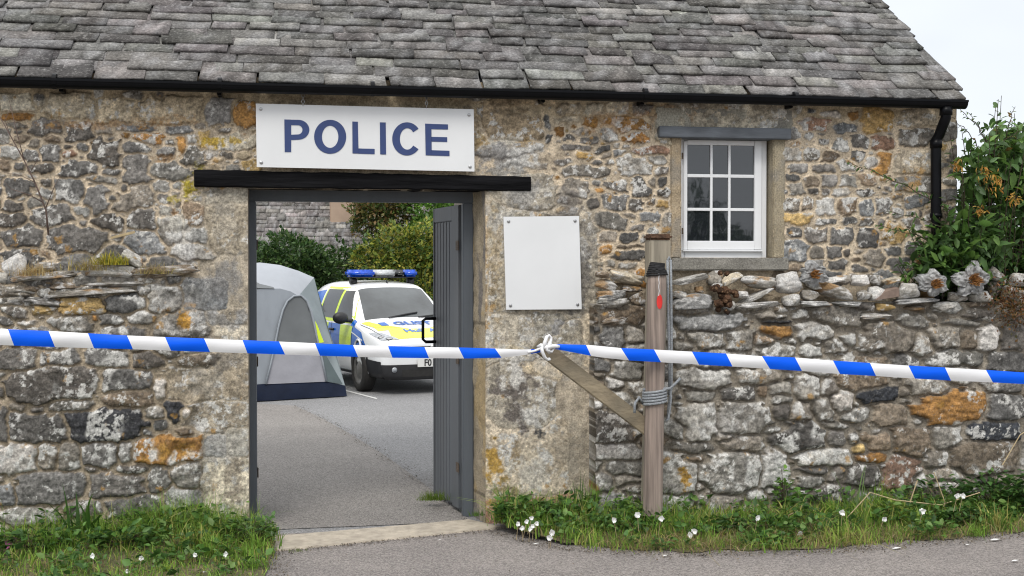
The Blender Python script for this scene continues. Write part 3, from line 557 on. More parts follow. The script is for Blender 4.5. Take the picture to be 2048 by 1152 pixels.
# ------------------------------------------------------------------ slates
def slates(X0, X1, Y0, Z0, ang, rows, expo, wr, th, seed, verge=None, tintc=(1.05, 1.0, .945), bright=1.0):
    rg = np.random.RandomState(seed); ca, sa = math.cos(R(ang)), math.sin(R(ang))
    VV, FF, CCo = [], [], []; nb = 0
    for r in range(rows):
        x = X0 - rg.rand()*wr[1]; ex = expo*(1-.012*r)
        while x < X1:
            w = rg.uniform(*wr)*(1-.01*r); x1 = min(x+w, X1+rg.uniform(-.03, .015)) if x+w > X1-.08 else x+w
            if x1-x < .05: break
            nu, nv = 7, 4; gapx = rg.uniform(.002, .009)
            u = np.linspace(0, 1, nu); v = np.linspace(0, 1, nv); UU, VW = np.meshgrid(u, v)
            low = r*ex + rg.normal(0, .0045) + (UU-.5)*rg.normal(0, .006) + (fbm(UU*w*14+r*3.1+x*5, VW*0, 1, 3, seed+1)-.5)*.012
            hgt = ex*2.6
            bb = low*(1-VW) + (r*ex+hgt)*VW
            xx = x+gapx + (x1-x-2*gapx)*UU + (rg.normal(0, .006) + (fbm(VW*3+r, UU*0+x*9, 1, 2, seed)-.5)*.012)*1.0 + (VW-.3)*rg.normal(0, .012)
            t = th*rg.uniform(.6, 1.25); nn = t*(1.9-1.75*VW) + (fbm(xx*18, bb*18, 1, 3, seed+3)-.5)*.011 + (UU-.5)*rg.normal(0, .004)
            def P(n): return np.stack([xx, Y0 + bb*ca - n*sa, Z0 + bb*sa + n*ca], -1).reshape(-1, 3)
            top = P(nn); bot = P(nn-t); base = rg.choice([.066, .090, .117, .15, .205], p=[.22, .27, .25, .17, .09])*bright; tint = np.array(tintc)*rg.uniform(.92, 1.08, 3)**.5
            li = fbm(xx, bb*1.8, .06, 5, seed+7, .65); k = sst(.50+rg.uniform(-.06, .12), .66, li)[..., None]*.35
            c = base*tint*(.4+1.2*ct(fbm(xx, bb*2, .03, 4, seed+9, .6)))[..., None]
            c = c*(1-k)+k*np.array([.34, .34, .345])*bright
            i = np.arange(nu*nv).reshape(nv, nu); Fq = [np.stack([i[:-1, :-1], i[:-1, 1:], i[1:, 1:], i[1:, :-1]], -1).reshape(-1, 4)]
            q = nu*nv
            for ed in (i[0][::-1], i[:, 0], i[:, -1][::-1]): Fq.append(np.stack([ed[:-1], ed[1:], ed[1:]+q, ed[:-1]+q], -1))
            Fq.append(np.stack([i[:-1, :-1], i[1:, :-1], i[1:, 1:], i[:-1, 1:]], -1).reshape(-1, 4)+q)
            VV += [top, bot]; CCo += [c.reshape(-1, 3), c.reshape(-1, 3)*.8]; FF.append(np.vstack(Fq)+nb); nb += 2*q
            x = x1
    return np.vstack(VV), np.vstack(FF), np.vstack(CCo)
EY = -.135; EZ = at(950, 181, EY)[2]; RX1 = at(1936, 190, EY)[0]; ANG = 36.5
V, F, C = slates(HX0-.1, RX1, EY, EZ, ANG, 19, .126, (.22, .46), .016, 21)  # single slope, open behind the gateway, shaped to let light in
roof = mesh('roof', V, F, M['slate'], house, C)
mb = MB(); ca, sa = math.cos(R(ANG)), math.sin(R(ANG)); Lr = 2.45   # deck under the slates
lo = [(HX0-.1, EY+.12, EZ+.025), (RX1-.03, EY+.12, EZ+.025), (RX1-.03, EY+.03+Lr*ca, EZ-.035+Lr*sa), (HX0-.1, EY+.03+Lr*ca, EZ-.035+Lr*sa)]
mb.hexa([np.array(p)-np.array([0, -.01, .02]) for p in lo], lo); mb.obj('roof_deck', M['slatestrip'], house)
# gutter and downpipe
GY = -.160; mb = MB(); g0 = at(-120, 168, GY); g1 = at(1930, 210, GY)
zc0 = at(950, 182.5, GY)[2]; prof = [(math.cos(q)*.043, math.sin(q)*.043) for q in np.linspace(-math.pi, 0, 11)] + [(.043, .010), (.047, .010), (.047, -.002)]
ringp = [(-.049, -.002), (-.049, .012), (-.043, .012)] + prof
xs = np.linspace(HX0-.1, g1[0], 14); rr = [[(x, GY+p[0], zc0+p[1]) for p in ringp] for x in xs]
for i in range(len(xs)-1):
    for j in range(len(ringp)-1): mb.add([rr[i][j], rr[i][j+1], rr[i+1][j+1], rr[i+1][j]], [(0, 1, 2, 3)])
mb.add(rr[-1], [tuple(range(len(ringp)))]); mb.add(rr[0], [tuple(range(len(ringp)-1, -1, -1))])
for px in (110, 440, 745, 1290, 1590): 
    x = at(px, 200, GY)[0]; mb.tube([(x-.012, GY, zc0), (x+.012, GY, zc0)], .046, 14)
for px in (118, 437, 1090, 1290, 1590):
    x = at(px, 200, GY)[0]; mb.bbox((x-.012, -.10, zc0-.05), (x+.012, .0, zc0-.02), .003)
mb.obj('gutter', M['black'], house)
mb = MB(); x0 = at(1892, 215, GY)[0]; xq = at(1872, 260, -.07)[0]
pts = [(x0, GY, zc0-.03), (x0, GY, zc0-.10), (x0-.005, GY+.02, zc0-.135), (xq+.015, -.085, zc0-.205), (xq, -.07, zc0-.24), (xq, -.07, zc0-.30), (xq+.01, -.07, 1.2), (xq+.01, -.07, .2)]
mb.tube(pts, .034, 14); mb.tube([(x0, GY, zc0-.03), (x0, GY, zc0-.085)], .041, 14); mb.tube([(xq, -.07, zc0-.235), (xq, -.07, zc0-.29)], .040, 14); mb.tube([(xq+.004, -.07, 1.93), (xq+.004, -.07, 1.96)], .041, 14)
mb.obj('downpipe', M['black'], house, True)
# ================================================================== rocks
_bm = bmesh.new(); bmesh.ops.create_icosphere(_bm, subdivisions=4, radius=1)
_bm.verts.index_update(); ICO_V = np.array([v.co[:] for v in _bm.verts]); ICO_F = np.array([[v.index for v in f.verts] for f in _bm.faces]); _bm.free()
ICO_V /= np.linalg.norm(ICO_V, axis=1)[:, None]
def rock(name, c, dims, colr, seed, parent=None, tilt=0.0, slab=False, lich=.4, org=None):
    rg = np.random.RandomState(seed); n = 12 if not slab else 14
    D = rg.normal(size=(n, 3)); D /= np.linalg.norm(D, axis=1)[:, None]
    if slab: D[:2] = [(0, .08, 1), (0, -.08, -1)]
    D = np.vstack([D, [[0, 0, 1], [0, 0, -1], [1, 0, .2], [-1, .1, 0], [0, -1, .1], [0, 1, 0]]]); D /= np.linalg.norm(D, axis=1)[:, None]
    dd = np.concatenate([rg.uniform(.72, 1.05, n), np.ones(6)*.92]); p = 22 if slab else 18
    r = (np.maximum(ICO_V@D.T/dd, 1e-3)**p).sum(1)**(-1/p)
    V = ICO_V*r[:, None]
    x, y, z = V.T; o = seed*3.7
    sc = .55
    h = (fbm(x+y*.6+o, z*1.6+y*.5+o, sc, 5, seed)-.5)*.26 + (fbm(x*1.0+o, z*6+y*2+o, .6, 5, seed+2, .65)-.5)*.20
    V = V*(1+h)[:, None]; ns = np.array(dims)/2; V = V*ns
    s, t = V[:, 0]+V[:, 1]*.6+o, V[:, 2]+V[:, 1]*.5
    C = np.array(colr)*1.12*(.45+1.1*ct(fbm(s, t*2, .05, 5, seed+4, .65), 1.6))[:, None]
    k = sst(.60-.10*lich, .645-.10*lich, fbm(s, t, .035, 6, seed+5, .7))[:, None]*.85; C = C*(1-k)+k*np.array([.52, .51, .49])
    k = sst(.66, .73, fbm(s, t, .09, 4, seed+6))[:, None]*.8; C = C*(1-k)+k*np.array([.30, .17, .06])
    a = R(tilt); V = np.stack([V[:, 0]*math.cos(a)-V[:, 2]*math.sin(a), V[:, 1], V[:, 0]*math.sin(a)+V[:, 2]*math.cos(a)], -1) + np.array(c)
    return mesh(name, V, ICO_F, M['stone'], parent, np.clip(C, .01, .8), smooth=True, org=org)
def rocks(lst, sc, ox, oy, Yf, parent, name, seed, depth=(.10, .26)):
    rg = random.Random(seed)
    for i, q in enumerate(lst):
        x0, y0, x1, y1, c = q[:5]; tilt = q[5] if len(q) > 5 else rg.uniform(-5, 5); yo = q[6] if len(q) > 6 else 0
        px0, py0, px1, py1 = ox+x0/sc, oy+y0/sc, ox+x1/sc, oy+y1/sc
        w = (px1-px0)*.0030; h = (py1-py0)*.0030; d = min(max(w*.9, depth[0]), depth[1]); ct = abs(math.cos(R(tilt))); st = abs(math.sin(R(tilt)))
        hh = max((h-w*st*.8)/max(ct, .2), .036)
        P = at((px0+px1)/2, (py0+py1)/2, Yf+yo); P[1] += d*.42
        rock(name, P, (w*1.12, d, hh*1.14), CC[c], seed*100+i, parent, tilt, w/hh > 2.6, lich={'w': 1.5, 'l': 1.05, 'g': .6, 's': .5}.get(c, .35))
rocks([(35,230,250,470,'w',28,.02),(-60,415,60,525,'l'),(70,395,690,520,'g',6,-.03),(-40,555,300,645,'g',0,-.01),(150,545,410,600,'b'),(470,480,740,580,'b'),(390,565,490,675,'l'),(510,550,1240,660,'g',4,-.04),(830,490,1360,570,'g',3,-.02),
       (780,335,1300,475,'l',-3,-.03),(1290,330,1890,490,'b',5,-.02),(1185,190,1400,380,'l',-30,.0),(230,650,620,740,'d',-2,-.01),(-50,650,230,740,'g'),(1310,530,1465,640,'l'),(340,300,600,420,'g',-8,.03),(310,725,550,820,'y',0,.0),(610,660,990,830,'y',0,-.01)], 4.876, 0, 460, -.105, house, 'ledge_stone', 7, (.08, .16))

# ------------------------------------------------------------------ yard wall
YWF = -.165
wall = thing('rubble_wall', (at(1600, 900, YWF)[0], -.05, 0), 'low dry rubble wall with loose lichen crusted cap stones in front of the house', 'wall')
st2 = fill_stones(S_YARD, Z_YARD, 9)
zt = at(1600, 606, YWF)[2]
def mort_y(px, py): return np.array([.26, .228, .182])*(.9+.2*fbm(px, py, 60, 3, 77))[..., None]
BY = [(1235,835,50,12,'w',.8),(1200,790,40,14,'w',.7),(1360,950,14,34,(.36,.20,.02),.9),(1260,835,16,12,(.36,.20,.02),.8),(1500,720,60,20,'w',.4),(1405,620,60,14,(.25,.25,.24),.5),(1440,850,40,30,'w',.6),(1525,930,26,40,'w',.6)]
V, F, C, idx = masonry(at(1188, 800, YWF)[0], at(2360, 800, YWF)[0], -.08, zt, .006, YWF, st2, 23, mort_y, lambda px, py: .02*np.sin(px*.01)+.045*sst(700, 950, py), BY, gap=1.2, lichen=.5, groove=.28, dmax=1.42)
V, F, C = skirt(V, F, C, idx, -.01, 'tlr'); mesh('wall', V, F, M['stone'], wall, C, smooth=True)
mb = MB(); x0 = at(1190, 800, YWF)[0]; x1 = at(2360, 800, YWF)[0]
mb.box((HX1+.01, -.02, -.05), (x1, .28, zt-.02)); mb.obj('wall_back', M['render'], wall)
rocks([(30,55,95,85,'b'),(105,45,265,130,'c',-14),(35,85,140,150,'l',-12),(160,125,255,155,'b'),(45,140,190,195,'s',4,-.02),(50,180,190,230,'l',0,-.01),(195,150,265,220,'b',20),(60,245,265,310,'b',8,.02),(385,60,575,130,'l',14,-.02),(385,145,465,180,'l'),(505,125,545,158,'l'),(395,155,595,240,'s',3,-.03),
       (630,50,730,125,'c',20,.04),(580,110,640,145,'w',0,.02),(695,148,750,180,'w',0,-.03),(720,70,890,140,'l',-5,.0),(630,195,690,240,'l',0,-.02),(700,135,890,215,'l',22,-.03),(710,195,915,230,'w',3,-.02),(885,55,1010,172,'w',12,-.03),(915,160,1005,218,'l',0,-.03),(1030,100,1100,140,'l',0,.0),(1000,140,1090,190,'g',0,-.01),
       (1090,80,1200,115,'w',10,.03),(1080,100,1250,195,'g',-14,-.03),(1170,70,1240,120,'g',0,.06),(1240,70,1320,125,'w',0,.03),(1000,190,1150,230,'s',-4,-.03),(1150,195,1310,225,'s',-2,-.02),(1265,135,1330,200,'g',25,-.02),(1325,120,1410,195,'w',5,.0),(1390,70,1490,120,'c',18,.03),(1460,110,1560,185,'l',0,-.03),(1450,175,1690,210,'s',3,-.02),
       (1700,150,1790,200,'g',0,.0),(1790,135,1905,212,'l',8,-.02),(1880,30,1990,120,'g',-30,.02),(1280,245,1450,285,'l',2,.01),(1360,205,1445,240,'y',0,-.01),(1490,215,1600,245,'b'),(1615,195,1765,245,'l',2,-.02),(1770,230,1900,290,'d',0,.01),(1990,60,2100,130,'l'),(1960,120,2080,210,'g'),(2090,90,2230,190,'l'),(2240,60,2370,180,'g'),
       (260,60,390,120,'g',0,.07),(560,50,640,120,'g',0,.09),(1010,60,1090,120,'g',0,.1),(1330,70,1400,130,'g',0,.1),(1560,110,1700,190,'g',0,.1),(1880,100,1960,180,'g',0,.08)], 2.359, 1180, 520, YWF-.035, wall, 'cap_stone', 31, (.09, .19))
k = MB(); a = at(1180+1350/2.359, 520+188/2.359, YWF-.05); b = at(1180+1460/2.359, 520+140/2.359, YWF-.05)
M['tilebrown'] = pm('brown_slate', (.20, .145, .115), .85, var=.2, scale=30, bump=.3)
c1, c2, c3, c4 = [at(1180+x/2.359, 520+y/2.359, YWF-.05) for x, y in ((1348, 190), (1460, 172), (1458, 132), (1395, 150))]
off = np.array([0, .07, .01]); k.hexa([c1, c2, c2+off, c1+off], [c4, c3, c3+off, c4+off])
k.obj('cap_stone', M['tilebrown'], wall)

# flower-shaped stones on the cap
M['crust'] = attrmat('pale_crust', speck=.3, rough=.95)
def stone_flower(px, py, r, seed, label, petals, Y=YWF-.05):
    c = at(px, py, Y); t = thing('stone_flower', c-np.array([0, 0, r*.8]), label, 'flower-shaped stone', 'flower-shaped stones on the wall top'); rg = np.random.RandomState(seed)
    VV, FF, CCl = [], [], []; nb = 0
    for i in range(petals):
        a = 2*math.pi*i/petals + rg.uniform(-.25, .25); ln = r*rg.uniform(.85, 1.2); wd_ = r*rg.uniform(.75, 1.0)
        u, v = np.meshgrid(np.linspace(-1, 1, 15), np.linspace(0, 1, 15))
        wid = wd_*.5*np.sin(np.pi*np.clip(v*.78+.16, 0, 1))**.8*(.85+.35*fbm(v*4+i*5, u*0+seed, 1, 2, seed+i))
        x = u*wid; z = .12*r+v*ln; d = -(.30*r*v*(1-v)*1.6 + .10*r*np.cos(u*2.2)+.05) - (fbm(u*2+seed+i*3, v*3, .6, 3, seed+i)-.5)*.55*r + r*.05*v**3
        for side in (0, .018):
            X = x*math.cos(a)-z*math.sin(a); Z = (x*math.sin(a)+z*math.cos(a))*.82
            VV.append(np.stack([c[0]+X, c[1]+d*.8+side, c[2]+Z], -1).reshape(-1, 3))
            n = fbm(x*60+i*9, z*60, 1.2, 4, seed+i); CCl.append((np.array([.33, .33, .325])*(.35+1.15*n)[..., None]).reshape(-1, 3))
            q = np.arange(225).reshape(15, 15); f = np.stack([q[:-1, :-1], q[:-1, 1:], q[1:, 1:], q[1:, :-1]], -1).reshape(-1, 4); FF.append(f+nb); nb += 225
    mesh('petals', np.vstack(VV), np.vstack(FF), M['crust'], t, np.vstack(CCl), smooth=True)
    m = MB()
    for i in range(90):
        th = rg.uniform(0, 6.28); rr = r*.27*math.sqrt(rg.rand()); p = c+np.array([math.cos(th)*rr, -.07-.10*r, math.sin(th)*rr*.85]); m.cc = tuple(np.array([.33, .155, .045])*rg.uniform(.5, 1.4))
        m.tube([p+np.array([0, .03, 0]), p+np.array([math.cos(th)*rr*.5+rg.normal()*.004, -.012-rg.rand()*.012, math.sin(th)*rr*.5+.003])], [.004, .0015], 4)
    m.obj('flower_centre', M['crust'], t, col=True)
stone_flower(1862, 568, .100, 3, 'smaller grey flower-shaped stone with rusty orange centre on the wall top', 6)
stone_flower(1938, 560, .122, 5, 'larger grey flower-shaped stone with rusty orange centre nearest the bush', 5)
stone_flower(1622, 549, .088, 8, 'pale ruffled flower-shaped stone with dull brown centre right of the window sill', 6, YWF-.02)
M['fungus'] = attrmat('brown_fungus', rough=.95, var=.5, scale=60)
fg = thing('dried_fungus', at(1450, 622, YWF-.06), 'dark brown crusty dried fungus lodged among the cap stones', 'fungus')
m = MB(); rg = np.random.RandomState(2)
for i in range(42):
    p = at(1450+rg.normal()*11, 592+rg.normal()*15, YWF-.07+rg.uniform(-.01, .04)); r_ = rg.uniform(.012, .026); m.cc = tuple(np.array([.060, .032, .018])*rg.uniform(.5, 1.8))
    V = ICO_V[::1]; 
    m.tube([p, p+np.array([rg.normal()*.012, -.02, rg.normal()*.01])], [r_, r_*.8], 9)
    m.cc = (.15, .09, .05); m.tube([p+np.array([0, -.0205, 0]), p+np.array([0, -.024, 0])], [r_*.45, r_*.3], 7)
m.obj('crust', M['fungus'], fg, col=True)

# ------------------------------------------------------------------ signs
YS = -.085
sg = thing('police_sign', at(730, 342, YS), 'white POLICE sign in navy capitals hanging above the gateway', 'sign')
def boardmesh(q, Y, th, name, parent):
    P = [at(x, y, Y) for x, y in q]; B = [p+np.array([0, th, 0]) for p in P]; m = MB(); m.hexa([P[3], P[2], B[2], B[3]], [P[0], P[1], B[1], B[0]]); return m.obj(name, M['board'], parent)
boardmesh([(511.5, 207), (947.5, 218.5), (949, 343), (513.5, 334)], YS, .018, 'board', sg)
def s2(x, y): return at(480+x/2.618, 180+y/2.618, YS-.0025)
m = MB()
def poly(*pts): m.add([s2(*p) for p in pts], [tuple(range(len(pts)-1, -1, -1))])
def strip(o, i_):
    for k in range(len(o)-1): poly(o[k], o[k+1], i_[k+1], i_[k])
def put_letter():
    global m
    m.obj('letter', M['navy'], sg); m = MB()
# P
poly((232, 154), (268, 155), (268, 325), (234, 325))
o = [(268, 155.5)] + [(305+58*math.sin(q), 208-52*math.cos(q)) for q in np.linspace(0, math.pi, 20)] + [(268, 262)]
i_ = [(268, 184)] + [(303+24*math.sin(q), 208.5-24*math.cos(q)) for q in np.linspace(0, math.pi, 20)] + [(268, 234)]
strip(o, i_)
put_letter()
# O
q = np.linspace(0, 2*math.pi, 49)
strip([(472+84*math.cos(a), 245+89*math.sin(a)) for a in q], [(472+43*math.cos(a), 245+58*math.sin(a)) for a in q])
put_letter()
# L
poly((588, 165), (617, 166), (621, 333), (589, 332)); poly((620, 306), (705, 308), (705, 336), (620, 333.5))
put_letter()
# I
poly((732, 169), (763, 170), (765, 338), (734, 337))
put_letter()
# C
a0, a1 = R(-38), R(-322); q = np.linspace(a0, a1, 40)
strip([(874+77*math.cos(a), 256+87*math.sin(a)) for a in q], [(876+39*math.cos(a), 256+56*math.sin(a)) for a in q])
put_letter()
# E
poly((969, 176), (1002, 177), (1004, 343), (972, 342)); poly((1002, 177.5), (1089, 180), (1089, 207), (1002, 205)); poly((1002, 245), (1085, 247), (1085, 272), (1002, 270)); poly((1003, 315), (1097, 318), (1097, 346), (1003, 343))
put_letter()
def screws(pts, Y, parent):
    for x, y in pts:
        c = at(x, y, Y); k = MB(); k.tube([c, c+np.array([0, -.004, 0]), c+np.array([0, -.006, 0])], [.011, .010, .004], 12); k.obj('screw', M['steel'], parent, False)
screws([(521.5, 218), (938, 229.5), (522.5, 325), (940, 333.5)], YS, sg)
for x, y0, y1 in ((606, 194, 212), (853, 196, 216)):
    k = MB(); a = at(x, y0-6, YS+.006); b = at(x, y1, YS+.006); n = 4
    for i in range(n):
        c = a+(b-a)*(i+.5)/n; ln = np.linalg.norm(b-a)/n*.72; w = .008
        pts = [c+np.array([math.cos(q)*w*(i % 2 == 0), math.cos(q)*w*(i % 2 == 1), math.sin(q)*ln]) for q in np.linspace(0, 6.283, 13)]
        k.tube(pts, .0028, 6, False)
    k.obj('chain', M['steel'], sg, True)
nb_ = thing('notice_board', at(1085, 618, -.06), 'blank white notice board screwed to the stone pier beside the gateway', 'sign')
boardmesh([(1007, 433.5), (1158, 432), (1163.5, 618.5), (1012.5, 619.5)], -.062, .016, 'board', nb_)
screws([(1017, 442.5), (1150, 441.5), (1021, 611), (1155, 609)], -.062, nb_)

# ------------------------------------------------------------------ tape
M['tblue'] = pm('tape_blue', (.002, .105, .80), .4, var=.04, scale=6, spec=.15, bump=.05, bscale=25, stretch=(1, 1, 4)); M['twhite'] = pm('tape_white', (.72, .72, .73), .4, var=.03, scale=6, bump=.05, bscale=25, stretch=(1, 1, 4))
YT = -.575
tp = thing('police_tape', at(1093, 720, YT), 'blue and white striped police tape knotted in front of the pier', 'tape')
def tape(tops, bots, xt, xb, first, Ye):
    V, F, mi = [], [], []
    tx, ty = zip(*tops); bx, by = zip(*bots); nr = 9
    for k in range(len(xt)-1):
        nc = 8
        b = len(V)
        for j in range(nc+1):
            t = j/nc; X0_ = xt[k]+(xt[k+1]-xt[k])*t; X1_ = xb[k]+(xb[k+1]-xb[k])*t; y0 = np.interp(X0_, tx, ty); y1 = np.interp(X1_, bx, by)
            for i in range(nr):
                s = i/(nr-1); X = X0_+(X1_-X0_)*s; y = y0+(y1-y0)*s
                w = (y1-y0)/30; bulge = .011*math.sin(math.pi*s)*w + .002*math.sin(X*.021+s*1.5) + .0012*math.sin(X*.05+s*4)
                V.append(at(X, y, Ye(X)-bulge))
        for j in range(nc):
            for i in range(nr-1):
                a = b+j*nr+i; F.append((a, a+1, a+nr+1, a+nr)); mi.append((first+k) % 2)
    return mesh('tape_strip', V, F, [M['tblue'], M['twhite']], tp, mi=mi, smooth=True)
tape([(-250,646),(0,658),(100,662),(254,671),(408,677),(558,683),(706,690),(850,694),(920,695),(990,697),(1040,699),(1085,698)], [(-250,680),(0,690),(105,694),(265,698.5),(420,704),(570,709),(720,714),(785,715.5),(928,717),(1003,715.5),(1040,711.5),(1085,704)],
     [-218,-140,-62,16,97,176,254,330,408,485,558,630,706,776,849,917,990,1062,1085], [-206,-128,-50,28,110,188,266,342,420,495,570,640,716,785,858,928,1003,1062,1085], 1, lambda x: YT)
tape([(1105,688),(1180,690),(1242,696),(1308,699),(1380,703),(1452,707),(1520,712),(1590,715),(1665,721),(1740,726),(1815,731),(1890,735),(1975,740),(2048,745),(2300,760)], [(1105,697),(1195,714),(1260,721),(1322,724.5),(1395,729),(1465,733),(1535,737.5),(1605,742),(1680,748),(1752,752),(1828,757),(1902,761),(1988,765),(2048,768),(2300,782)],
     [1105,1172,1242,1308,1384,1452,1524,1590,1666,1740,1817,1890,1972,2050,2128,2206,2284], [1105,1182,1258,1322,1398,1465,1540,1604,1680,1752,1830,1902,1986,2064,2142,2220,2298], 0, lambda x: YT)
def kp(x, y, d=0): return at(1040+x/3.84, 600+y/3.84, YT-.01-d)
k = MB()
k.tube([kp(60, 402), kp(110, 392), kp(150, 375, .01), kp(185, 372, .015)], [.012, .012, .014, .016], 10, True, .6)
k.tube([kp(135, 358, .0), kp(160, 345, .02), kp(195, 365, .03), kp(240, 355, .02), kp(275, 355, .005), kp(300, 358)], [.008, .013, .020, .018, .016, .012], 10, True, .8)
k.tube([kp(185, 370, .03), kp(190, 330, .035), kp(205, 285, .02), kp(222, 272, .01), kp(238, 290, .005), kp(235, 315, .01), kp(215, 345, .02)], [.013, .015, .013, .010, .010, .012, .010], 10, True, .8)
k.tube([kp(165, 360, .03), kp(172, 400, .035), kp(190, 440, .03), kp(210, 458, .02), kp(228, 452, .015)], [.014, .015, .013, .012, .014], 10, True, .7)
k.tube([kp(235, 300, .0), kp(225, 340, .025), kp(215, 380, .02), kp(225, 410, .005)], [.006, .016, .014, .008], 10, True, .7)
k.tube([kp(200, 345, .035), kp(205, 385, .04), kp(240, 400, .02), kp(262, 370, .01)], [.010, .012, .010, .006], 10, True, .7)
k.obj('knot', M['twhite'], tp, True)

# ------------------------------------------------------------------ posts, brace, rope
M['postwood'] = pm('reddish_post_wood', (.262, .208, .176), .9, var=.42, scale=22, stretch=(2.2, 2.2, .10), bump=.7, bscale=60)
M['oldwood'] = pm('weathered_wood', (.30, .265, .205), .9, var=.25, scale=22, stretch=(2, 2, .12), bump=.6, bscale=60)
M['plank'] = pm('weathered_plank', (.27, .222, .15), .9, var=.35, scale=14, stretch=(.5, 1, 1), bump=.6, bscale=50, alpha_col=(.13, .115, .085))
YP = -.47
wpst = thing('wooden_post', gnd(1303, 1060)*[1, 0, 0]+[0, YP, 0], 'round reddish brown post with a red dot, standing in the grass', 'post')
a = at(1304, 1060, YP); a[2] = -.1; b = at(1313.5, 546, YP); k = MB(); n = 26
P = [a+(b-a)*i/n for i in range(n+1)]; rg = random.Random(6)
k.tube(P, [.060-.004*(i/n)+rg.gauss(0, .0006) for i in range(n)]+[.054], 20); k.obj('shaft', M['postwood'], wpst, True)
M['red'] = pm('red_paint', (.62, .025, .02), .6, var=.1, scale=30)
def onpost(px, py, out=.0015):
    p = at(px, py, YP); cx = a+(b-a)*((p[2]-a[2])/(b[2]-a[2])); dx = at(px, py, YP-.05)[0]-cx[0]; rr = .0612-.004*((p[2]-a[2])/(b[2]-a[2])); dy = math.sqrt(max(rr*rr-dx*dx, 1e-6)); nn = np.array([dx, -dy, 0])/rr
    return np.array([cx[0]+dx, cx[1]-dy, p[2]])+nn*out
m = MB(); V = [onpost(1318.5, 603)]+[onpost(1318.5+5.8*math.cos(q), 603+14.5*math.sin(q)) for q in np.linspace(0, 2*math.pi, 25)[:-1]]
m.add(V, [(0, 1+(i+1) % 24, 1+i) for i in range(24)]); m.obj('red_dot', M['red'], wpst)
m = MB(); m.tube([onpost(1317+.5*math.sin(i*2), y, .002) for i, y in enumerate(range(546, 592, 5))], .0022, 6); m.obj('string', M['twhite'], wpst)
M['cord'] = pm('black_cord', (.012, .012, .013), .8, var=.3, scale=80)
m = MB(); rg = random.Random(3)
for i in range(7):
    z = b[2]-.012+i*.0105; pts = [b*[1, 1, 0]+np.array([math.cos(q)*(.062-.004*i), math.sin(q)*(.062-.004*i), z+.006*math.cos(q+1+i*.4)+rg.gauss(0, .001)]) for q in np.linspace(0, 6.283, 25)]
    m.tube(pts, .0062, 6, False)
m.tube([b+np.array([0, 0, .0]), b+np.array([.006, 0, .062])], .045, 14)
prop(m.obj('cord_binding', M['cord']), 'black cord wound round the top of the reddish post', 'cord')
k2 = thing('gate_post', at(1320, 900, -.30)*[1, 0, 0]+[0, -.33, 0], 'pale weathered square post with brown rusty cap behind the reddish post', 'post')
xa, xb_ = at(1299, 600, -.36)[0], at(1342, 600, -.36)[0]; zt2 = at(1320, 480, -.36)[2]
xl0, xl1 = at(1290, 1000, -.36)[0], at(1322, 1000, -.36)[0]; m = MB(); m.hexa([(xl0, -.36, -.1), (xl1, -.36, -.1), (xl1, -.245, -.1), (xl0, -.245, -.1)], [(xa+.01, -.36, 1.5), (at(1334, 600, -.36)[0], -.36, 1.5), (at(1334, 600, -.36)[0], -.245, 1.5), (xa+.01, -.245, 1.5)]); m.bbox((xa, -.361, 1.502), (xb_, -.244, zt2), .008); m.obj('shaft', M['oldwood'], k2)
M['rustcap'] = pm('rusty_cap', (.095, .050, .028), .9, var=.5, scale=50, bump=.8)
m = MB(); m.bbox((xa-.006, -.367, zt2+.001), (xb_+.006, -.238, zt2+.037), .012); m.obj('cap', M['rustcap'], k2)
br = at(1072, 686, -.52), at(1310, 868, -.42); d = (br[1]-br[0]); d = d/np.linalg.norm(d); up = np.cross(d, np.array([0, 1, 0])); up = up if up[2] > 0 else -up; up /= np.linalg.norm(up); nn = np.cross(up, d); nn = nn/np.linalg.norm(nn)
if nn[1] < 0: nn = -nn
m = MB(); L_ = np.linalg.norm(br[1]-br[0]); sub = 16; rg = random.Random(8)
bm = MB(); bm.bbox((0, -.0215, -.046), (L_, .0215, .046), .006)
prop(MB().add([br[0]+d*p[0]+nn*p[1]+up*p[2] for p in bm.v], bm.f).obj('brace_plank', M['plank']), 'weathered brown plank leaning diagonally from the tape knot to the post', 'plank')
M['rope'] = pm('grey_rope', (.30, .32, .34), .85, var=.3, scale=120, bump=.8, bscale=300)
m = MB(); cx = a+(b-a)*((at(1310, 790, YP)[2]-a[2])/(b[2]-a[2])); rr = .067
z0 = at(1310, 806, YP)[2]; n = 5; pts = []
for i in range(n*24+1):
    q = i/24*2*math.pi + math.pi*.9; pts.append(np.array([cx[0]+math.cos(q)*rr*1.04, cx[1]+math.sin(q)*rr, z0+i/(n*24)*.086+.007*math.cos(q)]))
pts = [at(1269, 826, -.55), at(1270, 806, -.55), at(1278, 795, -.54)] + pts + [at(1340, 777, -.52), at(1350, 768, -.52), at(1361, 756, -.53)]
m.tube(pts, .0082, 8)
m.tube([at(1335, 520, -.40), at(1336, 600, -.41), at(1338, 700, -.42), at(1339, 790, -.43)], .008, 8); m.tube([at(1341.5, 520, -.40), at(1342.5, 600, -.41), at(1343, 700, -.42), at(1343, 775, -.43), at(1337, 815, -.44), at(1335, 838, -.44)], .008, 8); m.tube([at(1331, 842, -.45), at(1337, 838, -.45), at(1340, 815, -.45), at(1342, 790, -.45)], .0075, 8)
m.tube([at(1335, 522, -.40), at(1338, 514, -.39), at(1341.5, 522, -.40)], .0075, 8)
prop(m.obj('rope', M['rope'], None, True), 'grey rope wrapped round the reddish post with strands hanging down', 'rope')
